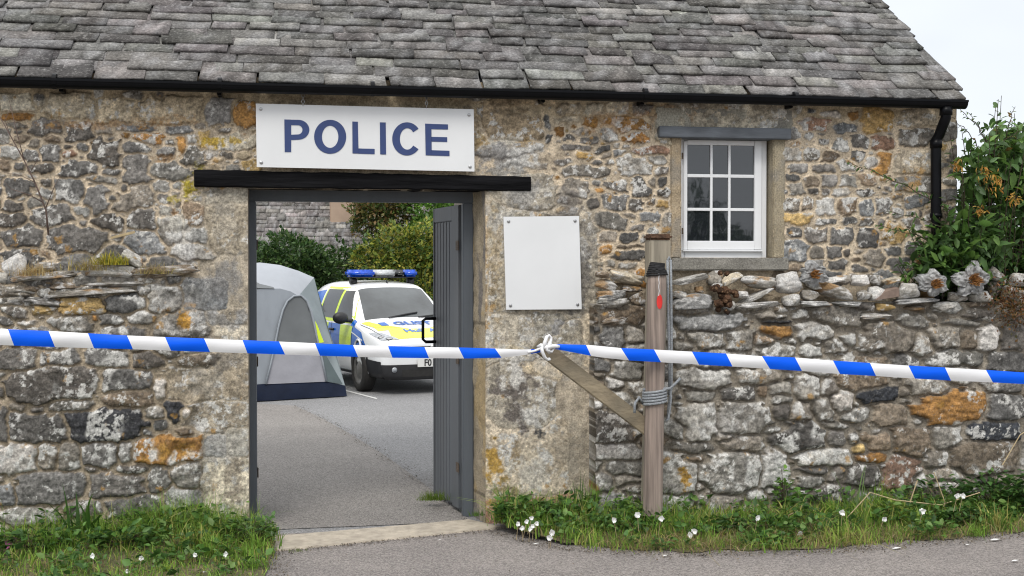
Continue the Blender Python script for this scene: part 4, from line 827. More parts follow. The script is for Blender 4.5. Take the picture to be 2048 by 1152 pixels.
# ================================================================== beyond the gate
# ------------------------------------------------------------------ tent
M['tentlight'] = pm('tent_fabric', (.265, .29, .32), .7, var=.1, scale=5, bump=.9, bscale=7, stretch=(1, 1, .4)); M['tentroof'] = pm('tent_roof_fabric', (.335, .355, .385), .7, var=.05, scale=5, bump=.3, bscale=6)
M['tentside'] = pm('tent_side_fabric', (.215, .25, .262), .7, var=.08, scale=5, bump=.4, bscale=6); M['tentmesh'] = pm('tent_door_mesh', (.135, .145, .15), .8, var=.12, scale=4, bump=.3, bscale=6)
M['tentlow'] = pm('tent_door_lower', (.30, .30, .33), .7, var=.08, scale=6, bump=.6, bscale=9); M['tentnavy'] = pm('tent_skirt', (.004, .009, .026), .7, var=.2, scale=6, bump=.7, bscale=9, spec=.25); M['tentdark'] = pm('tent_fold_shade', (.10, .13, .135), .75, var=.1, scale=6)
M['hivis'] = pm('hi_vis_yellow', (.62, .78, .03), .6, var=.05, scale=10)
C0 = gnd(690, 793); C1 = gnd(520, 803); eT = (C1-C0)/np.linalg.norm(C1-C0); nT = np.array([eT[1], -eT[0], 0]); nT = nT if nT[1] > 0 else -nT
lean = np.array([nT[0], nT[1], -.16]); lean /= np.linalg.norm(lean)
def tq(px, py, off=0.0):
    d = ray(px, py); P0_ = C0+nT*off; s = ((P0_-CAM)@lean)/(d@lean); return CAM+d*s
tent = thing('dome_tent', C1+nT*.8, 'pale grey dome tent with arched door and navy skirt pitched beside the car', 'tent')
def face(name, pts, mat, push=0.0, flat=None, parent=tent):
    bm = bmesh.new(); vs = [bm.verts.new(tuple(p-nT*push)) for p in pts]; bm.faces.new(vs); bmesh.ops.triangulate(bm, faces=bm.faces[:])
    for _ in range(3): bmesh.ops.subdivide_edges(bm, edges=[e for e in bm.edges if e.calc_length() > .12], cuts=1); bmesh.ops.triangulate(bm, faces=[f for f in bm.faces if len(f.verts) > 3])
    V = np.array([v.co[:] for v in bm.verts]); bm.verts.index_update(); F = [[v.index for v in f.verts] for f in bm.faces]; bm.free()
    return mesh(name, V, F, mat, parent, smooth=True)
Fp = [(425, 622), (450, 598), (480, 585), (520, 578), (560, 577), (582, 583), (597, 592)]
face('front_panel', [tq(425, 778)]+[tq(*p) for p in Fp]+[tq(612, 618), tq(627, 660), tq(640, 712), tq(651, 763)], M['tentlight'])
arch = [(530, 768), (540, 727), (548, 690), (556, 650), (564, 620), (573, 602), (586, 592), (600, 591), (611, 601), (620, 622), (628, 655), (634, 684), (643, 722), (651, 763)]
up_ = [p for p in arch if p[1] <= 690]; face('door_mesh', [tq(*p) for p in up_], M['tentmesh'], .025)
face('door_panel', [tq(*p) for p in arch[:3]]+[tq(*p) for p in arch[11:]], M['tentlow'], .022)
k = MB(); k.tube([tq(*p)-nT*.03 for p in arch], .013, 6); k.obj('door_piping', M['tentlight'], tent, True)
Rp = [(425, 556), (450, 540), (480, 529), (520, 525), (560, 530), (598, 542), (628, 555)]
k = MB(); nn_ = 8; V = []; 
for a_, b_ in zip(Fp, Rp):
    A = tq(*a_); B = tq(*b_, off=.62)
    for i in range(nn_+1): t = i/nn_; V.append(A*(1-t)+B*t+np.array([0, 0, .05*math.sin(math.pi*t)*(a_ != Fp[-1])]))
for j in range(len(Fp)-1):
    for i in range(nn_): q = j*(nn_+1)+i; k.f.append([q, q+nn_+1, q+nn_+2, q+1]); k.m.append(0)
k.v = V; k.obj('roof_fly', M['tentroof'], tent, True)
face('roof_window', [tq(500, 576, .02), tq(547, 577, .02), tq(540, 565, .17), tq(500, 561, .17)], M['tentmesh'], .03)
S_ = tq(628, 555, .62)
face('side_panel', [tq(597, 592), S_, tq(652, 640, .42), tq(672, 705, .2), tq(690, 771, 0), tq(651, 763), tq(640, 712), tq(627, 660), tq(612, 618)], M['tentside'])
face('side_fold_shade', [tq(640, 690), tq(645, 700), tq(684, 768), tq(652, 763)], M['tentdark'], .02)  # flat patch, the fold's shade put into its dark colour
face('hi_vis_panel', [tq(628, 641), tq(632, 648), tq(646, 684), tq(636, 686)], M['hivis'], .03)
sk = MB(); ns = 24; tops = [np.interp(x, [425, 520, 650, 690], [778, 768, 763, 771]) for x in np.linspace(425, 690, ns+1)]; V = []
rg = random.Random(1)
for x, ty in zip(np.linspace(425, 690, ns+1), tops):
    A = tq(x, ty)-nT*.012; B = C0+eT*np.linalg.norm(C1-C0)*(690-x)/170*1.0; B = B-nT*(.05+rg.gauss(0, .012)); Mi = (A+B)/2-nT*rg.gauss(.01, .012); V += [A, Mi, B+np.array([0, 0, .012])]
for j in range(ns):
    for i in range(2): q = j*3+i; sk.f.append([q, q+3, q+4, q+1]); sk.m.append(0)
sk.v = V; sk.obj('skirt', M['tentnavy'], tent, True)
g = lambda x, off: (lambda p: np.array([p[0], p[1], 0.0]))(C0+eT*np.linalg.norm(C1-C0)*(690-x)/170+nT*off)
Lw, Rw = g(390, .3), g(690, .0); Lb, Rb = g(400, 2.2), g(680, 2.2)
Rr = [tq(*p, off=.62) for p in Rp]; Bk = [p+nT*.9+np.array([0, 0, -.05]) for p in Rr]
k = MB(); V = Rr+Bk; n = len(Rr); k.add(V, [(i, i+1, n+i+1, n+i) for i in range(n-1)]); k.add(Bk+[Rb, Lb], [tuple(range(n+2))]); k.add([Rr[-1], Bk[-1], Rb, Rw, tq(690, 771, 0)], [(0, 1, 2, 3, 4)])
k.add([Rr[0], Bk[0], Lb, Lw, tq(425, 778), tq(425, 622)], [(0, 1, 2, 3, 4, 5)]); k.obj('rear_panel', M['tentside'], tent)

# ------------------------------------------------------------------ car
Pw = gnd(733, 783); CA = R(24+YAW)     # heading: towards the camera and to the right of it
PSI = R(17.4); cfw = np.array([math.sin(PSI), -math.cos(PSI), 0]); clf = np.array([-cfw[1], cfw[0], 0])
C_O = np.array([1.085, 9.80, 0.0]); CS = np.array([.85, .85, .955])
def cw(p): p = np.asarray(p, float).reshape(-1, 3)*CS; return C_O + p[:, :1]*cfw + p[:, 1:2]*clf + p[:, 2:3]*np.array([0, 0, 1.])
car = thing('police_car', C_O, 'white police car with yellow and blue panels and a roof light bar', 'car')
ST = [  # x, sill w, mid w, belt w, top edge w | z0 z1 z2 z3e z3
 (2.11, .62, .64, .62, .46, .23, .42, .60, .645, .655), (2.09, .70, .72, .70, .52, .20, .42, .63, .69, .705), (1.97, .82, .84, .81, .60, .19, .44, .69, .745, .765), (1.70, .84, .855, .82, .64, .19, .47, .74, .79, .815),
 (1.40, .86, .88, .86, .70, .19, .50, .81, .86, .89), (1.08, .85, .875, .85, .70, .19, .52, .86, .90, .935), (.98, .85, .875, .855, .69, .19, .52, .87, .95, .985), (.62, .86, .885, .865, .665, .19, .53, .89, 1.20, 1.235), (.28, .86, .885, .865, .625, .19, .53, .905, 1.405, 1.44),
 (.12, .86, .885, .865, .625, .19, .53, .91, 1.435, 1.475), (-.5, .86, .885, .865, .63, .19, .53, .925, 1.455, 1.50), (-1.2, .86, .885, .86, .625, .20, .53, .935, 1.45, 1.49), (-1.7, .84, .86, .83, .55, .22, .53, .94, 1.37, 1.415), (-1.92, .82, .84, .80, .54, .25, .53, .93, 1.22, 1.25), (-2.05, .76, .78, .74, .55, .28, .53, .85, .93, .94)]
V, F = [], []
for s in ST:
    x, a, b, c, e_, z0, z1, z2, z3, z4 = s
    half = [(0, z0), (a*.6, z0), (a*.95, z0+.015), (a, z0+.09), (b, z1), (c, z2), ((c+e_)/2+.012, (z2+z3)/2), (e_, z3), (e_*.6, z3+(z4-z3)*.7), (0, z4)]
    rowp = [(x, -y, z) for y, z in half] + [(x, y, z) for y, z in half[-2:0:-1]]
    V += rowp
nr = 18
for i in range(len(ST)-1):
    for j in range(nr): F.append((i*nr+j, i*nr+(j+1) % nr, (i+1)*nr+(j+1) % nr, (i+1)*nr+j))
F.append(tuple(range(nr-1, -1, -1))); F.append(tuple((len(ST)-1)*nr+j for j in range(nr)))
M['carwhite'] = pm('car_white_paint', (.78, .79, .80), .25, var=.02, scale=3, coat=.6)
M['caryellow'] = pm('car_yellow', (.60, .78, .015), .3, var=.04, scale=5, coat=.3); M['caryellow2'] = pm('bonnet_yellow', (.80, .76, .02), .3, var=.04, scale=5, coat=.3); M['carblue'] = pm('car_blue', (.006, .12, .50), .3, var=.05, scale=5, coat=.3)
M['carblack'] = pm('car_black_plastic', (.018, .018, .02), .5, var=.2, scale=20); M['carglass'] = pm('car_glass', (.008, .010, .010), .06, var=.2, scale=3, spec=.8); M['tyre'] = pm('tyre_rubber', (.022, .021, .02), .85, var=.2, scale=20)
M['rim'] = pm('wheel_rim', (.28, .27, .26), .45, .6, var=.2, scale=20); M['lampglass'] = pm('lamp_glass', (.30, .32, .34), .12, var=.4, scale=14, spec=.8); M['plate'] = pm('number_plate', (.72, .72, .70), .4, var=.03, scale=8)
body = mesh('body', cw(V), F, M['carwhite'], car, smooth=True)
md = body.modifiers.new('sub', 'SUBSURF'); md.levels = 3; md.render_levels = 3
bpy.context.view_layer.update()
dg = bpy.context.evaluated_depsgraph_get(); ev = body.evaluated_get(dg); me = ev.to_mesh()
Mi_ = np.stack([cfw, clf, [0, 0, 1.]])
LV = np.array([v.co[:] for v in me.vertices])@Mi_.T/CS
tree = BVHTree.FromPolygons([Vector(v) for v in LV], [tuple(p.vertices) for p in me.polygons]); ev.to_mesh_clear()
def hit(axis, u, v, sgn=-1):
    if axis == 'side': o, d = Vector((u, sgn*3, v)), Vector((0, -sgn, 0))
    elif axis == 'top': o, d = Vector((u, v, 4)), Vector((0, 0, -1))
    else: o, d = Vector((5, u, v)), Vector((-1, 0, 0))
    h = tree.ray_cast(o, d)
    if h[0] is None:
        h = tree.find_nearest(o+d*(2.1 if axis == 'side' else 3.0))
    n = h[1]; n = -n if n.dot(d) > 0 else n
    return np.array(h[0]), np.array(n)
def lay(name, q, axis, mat, off=.004, nu=10, nv=8, parent=car, sgn=-1, thick=.0):
    "a panel laid on the body between four corners given in side, top or front view"
    q = [np.array(p, float) for p in q]; VV = []
    for j in range(nv+1):
        for i in range(nu+1):
            u, v = i/nu, j/nv; p = (q[0]*(1-u)+q[1]*u)*(1-v)+(q[3]*(1-u)+q[2]*u)*v; h, n = hit(axis, p[0], p[1], sgn); VV.append(h+n*off)
    FF = [(j*(nu+1)+i, j*(nu+1)+i+1, (j+1)*(nu+1)+i+1, (j+1)*(nu+1)+i) for j in range(nv) for i in range(nu)]
    return mesh(name, cw(VV), FF, mat, parent, smooth=True)
# glazing
M['screen'] = pm('windscreen_glass', (.055, .063, .066), .05, var=.5, scale=2.5, spec=.8)  # paler than the side glass: reflected sky is put into the base colour
lay('windscreen', [(.985, -.665), (.985, .665), (.34, .545), (.34, -.545)], 'top', M['screen'], .005, 16, 10)
for sg_ in (-1, 1):
    lay('side_window', [(.78, .945), (.10, .955), (.10, 1.345), (.34, 1.345)], 'side', M['carglass'], .005, sgn=sg_)
    lay('side_window', [(.0, .955), (-.72, .965), (-.72, 1.36), (.0, 1.36)], 'side', M['carglass'], .005, sgn=sg_)
    lay('rear_quarter_panel', [(-.84, .965), (-1.62, .975), (-1.50, 1.30), (-.84, 1.35)], 'side', M['carblue'], .004, sgn=sg_)
    lay('window_band', [(.92, .90), (-.78, .92), (-.78, 1.40), (.36, 1.395)], 'side', M['caryellow'], .0025, sgn=sg_)
    # livery squares along the flank
    lay('livery_panel', [(1.62, .56), (.90, .52), (.90, .875), (1.30, .80)], 'side', M['carblue'], .004, sgn=sg_)
    lay('livery_panel', [(.90, .50), (.38, .50), (.38, .88), (.90, .875)], 'side', M['caryellow'], .004, sgn=sg_)
    lay('livery_panel', [(.38, .50), (-.20, .50), (-.20, .89), (.38, .885)], 'side', M['carblue'], .004, sgn=sg_)
    lay('livery_panel', [(-.20, .50), (-.78, .50), (-.78, .89), (-.20, .89)], 'side', M['caryellow'], .004, sgn=sg_)
    lay('livery_panel', [(-.78, .50), (-1.36, .50), (-1.36, .89), (-.78, .89)], 'side', M['carblue'], .004, sgn=sg_)
    lay('livery_stripe', [(1.40, .685), (.90, .785), (.90, .80), (1.40, .705)], 'side', M['carwhite'], .007, 8, 2, sgn=sg_)
    lay('livery_mark', [(.98, .86), (.82, .875), (.86, .955), (.94, .93)], 'side', M['carblue'], .008, 4, 4, sgn=sg_)
    m = MB(); cst = [hit('side', 1.24+.12*math.cos(q), .60+.10*math.sin(q), sg_) for q in np.linspace(0, math.pi, 13)]; m.tube([cw(h+n*.008)[0] for h, n in cst], .016, 6); m.obj('crest_ring', M['carwhite'], car)
    lay('sill_trim', [(.88, .19), (-.95, .19), (-.95, .255), (.88, .255)], 'side', M['carblack'], .008, sgn=sg_)
    # wheel arch, wheel
    for xw, nm in ((1.28, 'front'), (-1.27, 'rear')):
        ring = []
        VV = [hit('side', xw, .31, sg_)[0]+np.array([0, sg_*.006, 0])]
        for q in np.linspace(R(-28), R(208), 25): h, n = hit('side', xw+.385*math.cos(q), .30+.385*math.sin(q), sg_); VV.append(h+n*.006)
        mesh('wheel_arch', cw(VV), [(0, i, i+1) for i in range(1, 25)], M['carblack'], car)
        c = np.array([xw, sg_*.79, .30]); m = MB()
        pr = [(-.10, .20), (-.10, .275), (-.085, .297), (0, .302), (.085, .297), (.105, .275), (.108, .215), (.09, .20)]
        ns_ = 36; VV = [c+np.array([math.cos(q)*r_, sg_*y_, math.sin(q)*r_]) for y_, r_ in pr for q in np.linspace(0, 2*math.pi, ns_+1)[:-1]]
        m.add(cw(VV), [(i*ns_+j, i*ns_+(j+1) % ns_, (i+1)*ns_+(j+1) % ns_, (i+1)*ns_+j) for i in range(len(pr)-1) for j in range(ns_)])
        wh = m.obj('wheel', M['tyre'], car, True)
        m = MB(); pr = [(.09, .202), (.096, .196), (.075, .17), (.07, .12), (.085, .09), (.095, .055), (.10, .001)]
        VV = [c+np.array([math.cos(q)*r_, sg_*y_, math.sin(q)*r_]) for y_, r_ in pr for q in np.linspace(0, 2*math.pi, ns_+1)[:-1]]
        m.add(cw(VV), [(i*ns_+j, i*ns_+(j+1) % ns_, (i+1)*ns_+(j+1) % ns_, (i+1)*ns_+j) for i in range(len(pr)-1) for j in range(ns_)]); m.obj('rim', M['rim'], wh, True)
    # mirror
    m = MB(); mc = np.array([.80, sg_*1.0, .985])
    Vm = ICO_V*np.array([.075, .125, .085]); Vm = np.sign(Vm)*np.abs(Vm); m.add(cw(mc+Vm), [tuple(f) for f in ICO_F]); m.tube(cw([(.80, sg_*.80, .94), (.80, sg_*.93, .95)]), .028, 8); m.obj('wing_mirror', M['carblack'], car, True)
    h, n = hit('side', .02, .80, sg_); m = MB(); m.tube(cw([h+np.array([-.08, sg_*.02, 0]), h+np.array([.08, sg_*.02, 0])]), .018, 8); m.obj('door_handle', M['carblack'], car, True)
    lay('headlight', [(2.02, sg_*.50), (1.93, sg_*.745), (1.52, sg_*.80), (1.62, sg_*.66)], 'top', M['lampglass'], .006)
    m = MB()
    for t_, y_ in ((1.80, .71), (1.93, .63)):
        h, n = hit('top', t_, sg_*y_); m.tube(cw([h+n*.007, h+n*.012]), [.045, .03], 12)
    m.obj('headlight_lens', M['steel'], car, True)
# shut lines
M['gap'] = pm('shut_line', (.012, .012, .013), .7, var=.1)
for sg_ in (-1, 1):
    for xg in (.93, -.04, -.80): lay('shut_line', [(xg, .27), (xg-.012, .27), (xg-.012, .90), (xg, .90)], 'side', M['gap'], .006, 1, 10, sgn=sg_)
    lay('shut_line', [(1.98, sg_*.655), (1.98, sg_*.665), (1.06, sg_*.775), (1.06, sg_*.765)], 'top', M['gap'], .006, 1, 12)
# bonnet
lay('bonnet_panel', [(2.0, -.60), (2.0, .60), (1.56, .50), (1.56, -.50)], 'top', M['caryellow2'], .004)
for sg_ in (-1, 1): lay('bonnet_panel', [(1.56, sg_*.66), (1.56, sg_*.16), (1.32, sg_*.46), (1.32, sg_*.66)], 'top', M['caryellow2'], .004); lay('bonnet_panel', [(1.32, sg_*.46), (1.32, sg_*.67), (1.03, sg_*.74), (1.03, sg_*.62)], 'top', M['caryellow2'], .004)
# black lower bumper, grille
lay('bumper', [(-.80, .205), (.80, .205), (.80, .40), (-.80, .40)], 'front', M['carblack'], .012, 28, 8)
for sg_ in (-1, 1): lay('bumper', [(2.02, .20), (1.62, .20), (1.60, .46), (2.0, .44)], 'side', M['carblack'], .010, sgn=sg_)
lay('grille', [(-.40, .575), (.40, .575), (.46, .635), (-.46, .635)], 'front', M['carblack'], .008, 12, 4)
lay('lower_grille', [(-.50, .24), (.50, .24), (.50, .33), (-.50, .33)], 'front', M['tyre'], .02, 12, 4)
for sg_ in (-1, 1):
    h, n = hit('front', sg_*.62, .335); m = MB(); m.tube(cw([h+n*.012, h+n*.02]), .035, 12); m.obj('fog_lamp', M['lampglass'], car, True)
bd = MB(); h, n = hit('front', 0, .62); bd.tube(cw([h+np.array([.012, 0, 0]), h+np.array([.022, 0, 0])]), .042, 16); bd.obj('badge', M['steel'], car, True)
h, n = hit('front', 0, .42); px_ = h[0]+.035; m = MB(); m.box((0, 0, 0), (1, 1, 1)); m.v = [tuple(p) for p in cw([(px_-.012+v[0]*.012, -.26+v[1]*.52, .365+v[2]*.115) for v in m.v])]; pl = m.obj('number_plate', M['plate'], car)
def text(s, size, fn, name, mat, parent, bold=.012):
    cu = bpy.data.curves.new('txt', 'FONT'); cu.body = s; cu.size = size; cu.offset = bold; cu.align_x = 'CENTER'; ob = bpy.data.objects.new('txt', cu); COL.objects.link(ob); bpy.context.view_layer.update()
    me_ = bpy.data.meshes.new_from_object(ob.evaluated_get(bpy.context.evaluated_depsgraph_get())); V_ = [fn(v.co.x, v.co.y) for v in me_.vertices]; F_ = [tuple(p.vertices) for p in me_.polygons]
    bpy.data.objects.remove(ob); bpy.data.curves.remove(cu); bpy.data.meshes.remove(me_); return mesh(name, cw(V_), F_, mat, parent)
text('F011T', .125, lambda x, y: (px_+.003, x, .378+y), 'plate_number', M['carblack'], pl, .003)
def onb(x0, y0, sc=1.0, sx=1.0): 
    def f(x, y): h, n = hit('top', x0-y*sc, y0+x*sx); return h+n*.009
    return f
text('GLIST', .20, onb(1.34, .02, 1.35, 1.25), 'bonnet_lettering', M['carblue'], car, .006)
lay('bonnet_mark', [(1.34, -.52), (1.34, -.40), (1.14, -.40), (1.14, -.52)], 'top', M['carblue'], .009, 3, 3)
text('HuR A', .16, onb(1.74, -.02, 1.35, 1.2), 'bonnet_lettering', M['carblue'], car, .006)
for y_ in (-.28, .22):
    m = MB(); m.tube([cw(np.array(hit('top', 1.0-t_*.10, y_+t_*.52)[0])+np.array([.012, 0, .014]))[0] for t_ in np.linspace(0, 1, 8)], .010, 6); m.obj('wiper', M['carblack'], car)
m = MB(); m.tube(cw([(.18, .02, 1.44), (.13, .02, 1.50)]), [.016, .008], 6); m.obj('aerial', M['carblack'], car)
# light bar
M['blight'] = pm('blue_lens', (.002, .075, .58), .15, var=.35, scale=22, spec=.8); M['clens'] = pm('clear_lens', (.50, .52, .53), .12, var=.4, scale=18, spec=.8)
def lb(name, y0, y1, mat, z0=1.545, z1=1.65, x0=-.16, x1=.12, par=car, r=.03):
    m = MB(); m.bbox((x0, y0, z0), (x1, y1, z1), r); m.v = [tuple(p) for p in cw(m.v)]; return m.obj(name, mat, par, True)
bar = lb('light_bar', -.56, .56, M['carblack'], 1.528, 1.5445, -.15, .11, r=.006)
lb('blue_lens', -.60, -.17, M['blight'], par=bar); lb('clear_lens', -.167, .20, M['clens'], par=bar, x1=.10); lb('dark_lens', .203, .36, M['carglass'], par=bar, x1=.11); lb('blue_lens', .363, .58, M['blight'], par=bar)
for y_ in (-.5, .5): lb('bar_foot', y_-.05, y_+.05, M['carblack'], 1.44, 1.527, -.08, .05, bar, .01)
m = MB(); q = [gnd(690, 780), gnd(755, 797), gnd(753, 799), gnd(688, 782)]; m.add([p+np.array([0, 0, .005]) for p in q], [(0, 3, 2, 1)])
M['paint'] = pm('road_paint', (.55, .55, .53), .8, var=.2, scale=20); prop(m.obj('parking_line', M['paint']), kind='structure')

# ------------------------------------------------------------------ house with slate roof beyond
bh = thing('slate_roofed_house', (1.5, 24, 0), 'pale slate roofed house with a tan chimney behind the hedge', 'house')
BYv = 20.0; za = 1.75
V, F, C = slates(-7, 4.1, BYv, za, 42, 25, .17, (.20, .42), .02, 51, bright=1.3, tintc=(1.07, .99, .92)); mesh('roof', V, F, M['slate'], bh, C)
m = MB(); m.box((-6.9, BYv+.35, 0), (4.0, BYv+6, za+.1)); m.obj('wall', M['render'], bh)
m = MB(); cl = at(660, 425, BYv+.95)[0]; cr_ = at(708, 425, BYv+.95)[0]; m.bbox((cl, BYv+.95, 2.2), (cr_, BYv+1.9, 6), .02); M['tanrender'] = pm('tan_render', (.36, .265, .195), .9, var=.12, scale=3, bump=.3); m.obj('chimney', M['tanrender'], bh)
# ================================================================== plants
LEAF = np.array([(0, 0, 0), (-.5, .35, .06), (.5, .35, .06), (0, .35, 0), (-.36, .7, .05), (.36, .7, .05), (0, .7, -.03), (0, 1, -.10)])   # x across, y along
LEAF_F = [(0, 3, 1), (0, 2, 3), (1, 3, 6, 4), (3, 2, 5, 6), (4, 6, 7), (6, 5, 7)]
LT = []
for f in LEAF_F: LT += [f] if len(f) == 3 else [(f[0], f[1], f[2]), (f[0], f[2], f[3])]
LT = np.array(LT)
QUAD = np.array([(0, 0, 0), (-.5, .5, .1), (.5, .5, .1), (0, 1, -.05)]); QT = np.array([(0, 2, 1), (1, 2, 3)])
def nrm(a): return a/np.maximum(np.linalg.norm(a, axis=-1, keepdims=True), 1e-9)
def leaves(P, D, ln, wd_, rg, tmpl=(LEAF, LT), roll=.7):
    "leaf blades at P pointing along D"
    n = len(P); T, TF = tmpl; D = nrm(np.asarray(D)); upv = np.tile([0, 0, 1.0], (n, 1))+rg.normal(size=(n, 3))*roll; S = nrm(np.cross(D, upv)); Nn = np.cross(S, D)
    V = P[:, None]+S[:, None]*(T[None, :, :1]*wd_[:, None, None])+D[:, None]*(T[None, :, 1:2]*ln[:, None, None])+Nn[:, None]*(T[None, :, 2:]*ln[:, None, None])
    F = (TF[None]+(np.arange(n)*len(T))[:, None, None]).reshape(-1, 3); return V.reshape(-1, 3), F
def pick(rg, pal, n, var=.25):
    pal = np.array(pal); return pal[rg.randint(len(pal), size=n)]*(1+rg.uniform(-var, var, (n, 1)))
def cloud(name, parent, blobs, n, size, pal, seed, tmpl=(QUAD, QT), asp=.5, shell=.55, clump=0.0, drop=0.0):
    rg = np.random.RandomState(seed); vol = np.array([np.prod(b[1])**(2/3) for b in blobs]); idx = rg.choice(len(blobs), n, p=vol/vol.sum())
    c = np.array([b[0] for b in blobs])[idx]; r = np.array([b[1] for b in blobs])[idx]
    d = nrm(rg.normal(size=(n, 3))); rad = shell+(1-shell)*rg.rand(n)**.6
    wob = 1+.22*np.sin(d[:, 0]*5+idx*1.3)*np.sin(d[:, 2]*6+idx*2.1)+.16*np.sin(d[:, 0]*13+d[:, 2]*11+idx)
    P = c+d*r*(rad*wob)[:, None]; P[:, 2] = np.maximum(P[:, 2], .03)
    if clump:
        keep = fbm(P[:, 0]*1+P[:, 1], P[:, 2]+P[:, 1]*.7, clump, 3, seed) > .40; P = P[keep]; d = d[keep]; n = len(P)
    D = d*.7+rg.normal(size=(n, 3))*.6+np.array([0, 0, .25-drop]); ln = size*rg.uniform(.6, 1.35, n)
    V, F = leaves(P, D, ln, ln*asp, rg, tmpl); cl = pick(rg, pal, n); tn = fbm(P[:, 0]+P[:, 1], P[:, 2], .5, 3, seed+4)[:, None]; cl = cl*(.7+.6*tn)
    return mesh(name, V, F, M['leaf'], parent, np.repeat(cl, len(tmpl[0]), 0), smooth=False)
def dirv(px, py, Y): return at(px, py, Y)
def shrub(name, px, base_y, Y, blobs, n, size, pal, seed, label, cat, group, **kw):
    c = at(px, base_y, Y); c[2] = 0; t = thing(name, c, label, cat, group); B = []
    for (bx, by, rx, ry, yo) in blobs:
        p = at(bx, by, Y+yo); s = np.linalg.norm(p-CAM)/F_PX; B.append((p, np.array([rx*s, rx*s*.8, ry*s])))
    cloud('foliage', t, B, n, size, pal, seed, **kw)
    m = MB(); rg = random.Random(seed)
    for b in B:
        e = np.array(b[0]); s0 = c+np.array([rg.uniform(-.1, .1), rg.uniform(-.1, .1), 0]); m.tube([s0, (s0*.5+e*.5)+np.array([rg.uniform(-.1, .1), 0, .1]), e+np.array([0, 0, b[1][2]*.3])], [.05, .03, .01], 6)
    m.obj('trunk' if cat == 'tree' else 'stem', M['bark'], t); return t
DK = [(.041, .092, .022), (.057, .115, .027), (.030, .068, .019), (.081, .135, .034)]
YG = [(.260, .286, .039), (.182, .234, .039), (.338, .299, .052), (.104, .169, .029), (.065, .117, .026)]
BG = [(.130, .286, .046), (.182, .351, .052), (.091, .195, .033), (.221, .351, .065)]
OL = [(.088, .138, .031), (.150, .131, .037), (.062, .100, .025), (.200, .125, .044)]
G_ = 'shrubs and trees behind the police car'
shrub('clipped_shrub', 585, 640, 14.0, [(582, 522, 62, 56, 0), (540, 545, 40, 46, 0), (630, 545, 46, 46, 0), (585, 590, 70, 50, 0)], 9000, .085, DK, 1, 'rounded dark green shrub behind the tent', 'shrub', G_)
shrub('hedge', 690, 640, 15.0, [(x, 548+8*math.sin(x*.05), 52, 56, 0) for x in range(470, 960, 32)]+[(x, 610, 52, 50, 0) for x in range(470, 960, 40)], 20000, .09, DK+[(.045, .07, .016)], 2, 'long dark green hedge standing behind the car', 'hedge', G_)
shrub('golden_shrub', 800, 640, 13.6, [(800, 505, 62, 52, 0), (845, 500, 60, 52, 0), (765, 530, 40, 40, 0), (900, 510, 60, 60, 0), (830, 560, 80, 50, 0), (730, 520, 30, 26, .3)], 13000, .085, YG, 3, 'yellow green feathery shrub behind the light bar of the car', 'shrub', G_, clump=.12)
shrub('olive_tree', 770, 640, 17.5, [(770, 425, 62, 42, 0), (735, 445, 34, 36, 0), (800, 455, 50, 40, 0), (790, 380, 70, 40, 0), (740, 395, 40, 30, .5)], 9000, .095, OL, 4, 'olive and russet leaved tree right of the tan chimney', 'tree', G_, clump=.15)
shrub('bright_tree', 880, 640, 17.0, [(875, 425, 60, 46, 0), (920, 440, 60, 60, 0), (850, 460, 40, 34, 0), (890, 370, 70, 40, 0)], 8500, .095, BG, 5, 'bright green tree beside the gate leaf', 'tree', G_, clump=.15)

# grit and leaf litter along the joint in the yard, the kerb and the foot of the walls
M['litter'] = attrmat('leaf_litter', rough=.95, bump=0)
def litter(line, n, sp, seed, size=(.004, .014), z=.006):
    rg = np.random.RandomState(seed); line = np.array([p[:2] for p in line]); sg = np.linalg.norm(np.diff(line, axis=0), axis=1); cu = np.r_[0, np.cumsum(sg)]; t = rg.uniform(0, cu[-1], n)
    P = np.column_stack([np.interp(t, cu, line[:, 0])+rg.normal(0, sp, n)+.03*np.sin(t*7), np.interp(t, cu, line[:, 1])+rg.normal(0, sp, n), np.full(n, z)]); D = rg.normal(size=(n, 3))*[1, 1, .25]; ln = rg.uniform(*size, n)
    V, F = leaves(P, D, ln, ln*.8, rg, (QUAD, QT), .3); prop(mesh('leaf_litter', V, F, M['litter'], None, np.repeat(pick(rg, [(.07, .055, .04), (.11, .085, .06), (.05, .045, .04), (.16, .13, .09)], n), 4, 0), org=(0, 0, 0)), kind='stuff')
litter([gnd(*q) for q in seam], 1300, .04, 1); litter([gnd(548, 1106), gnd(1000, 1060)], 700, .03, 2); litter([gnd(985, 1066), gnd(1050, 1083), gnd(1130, 1096), gnd(1250, 1108), gnd(1400, 1110), gnd(1650, 1104), gnd(1900, 1084), gnd(2060, 1068)], 2600, .05, 3); litter([gnd(530, 1170), gnd(545, 1125), gnd(556, 1100)], 500, .05, 4); litter([gnd(560, 1140), gnd(1200, 1140), gnd(2100, 1120)], 900, .3, 5, (.003, .008), .004)
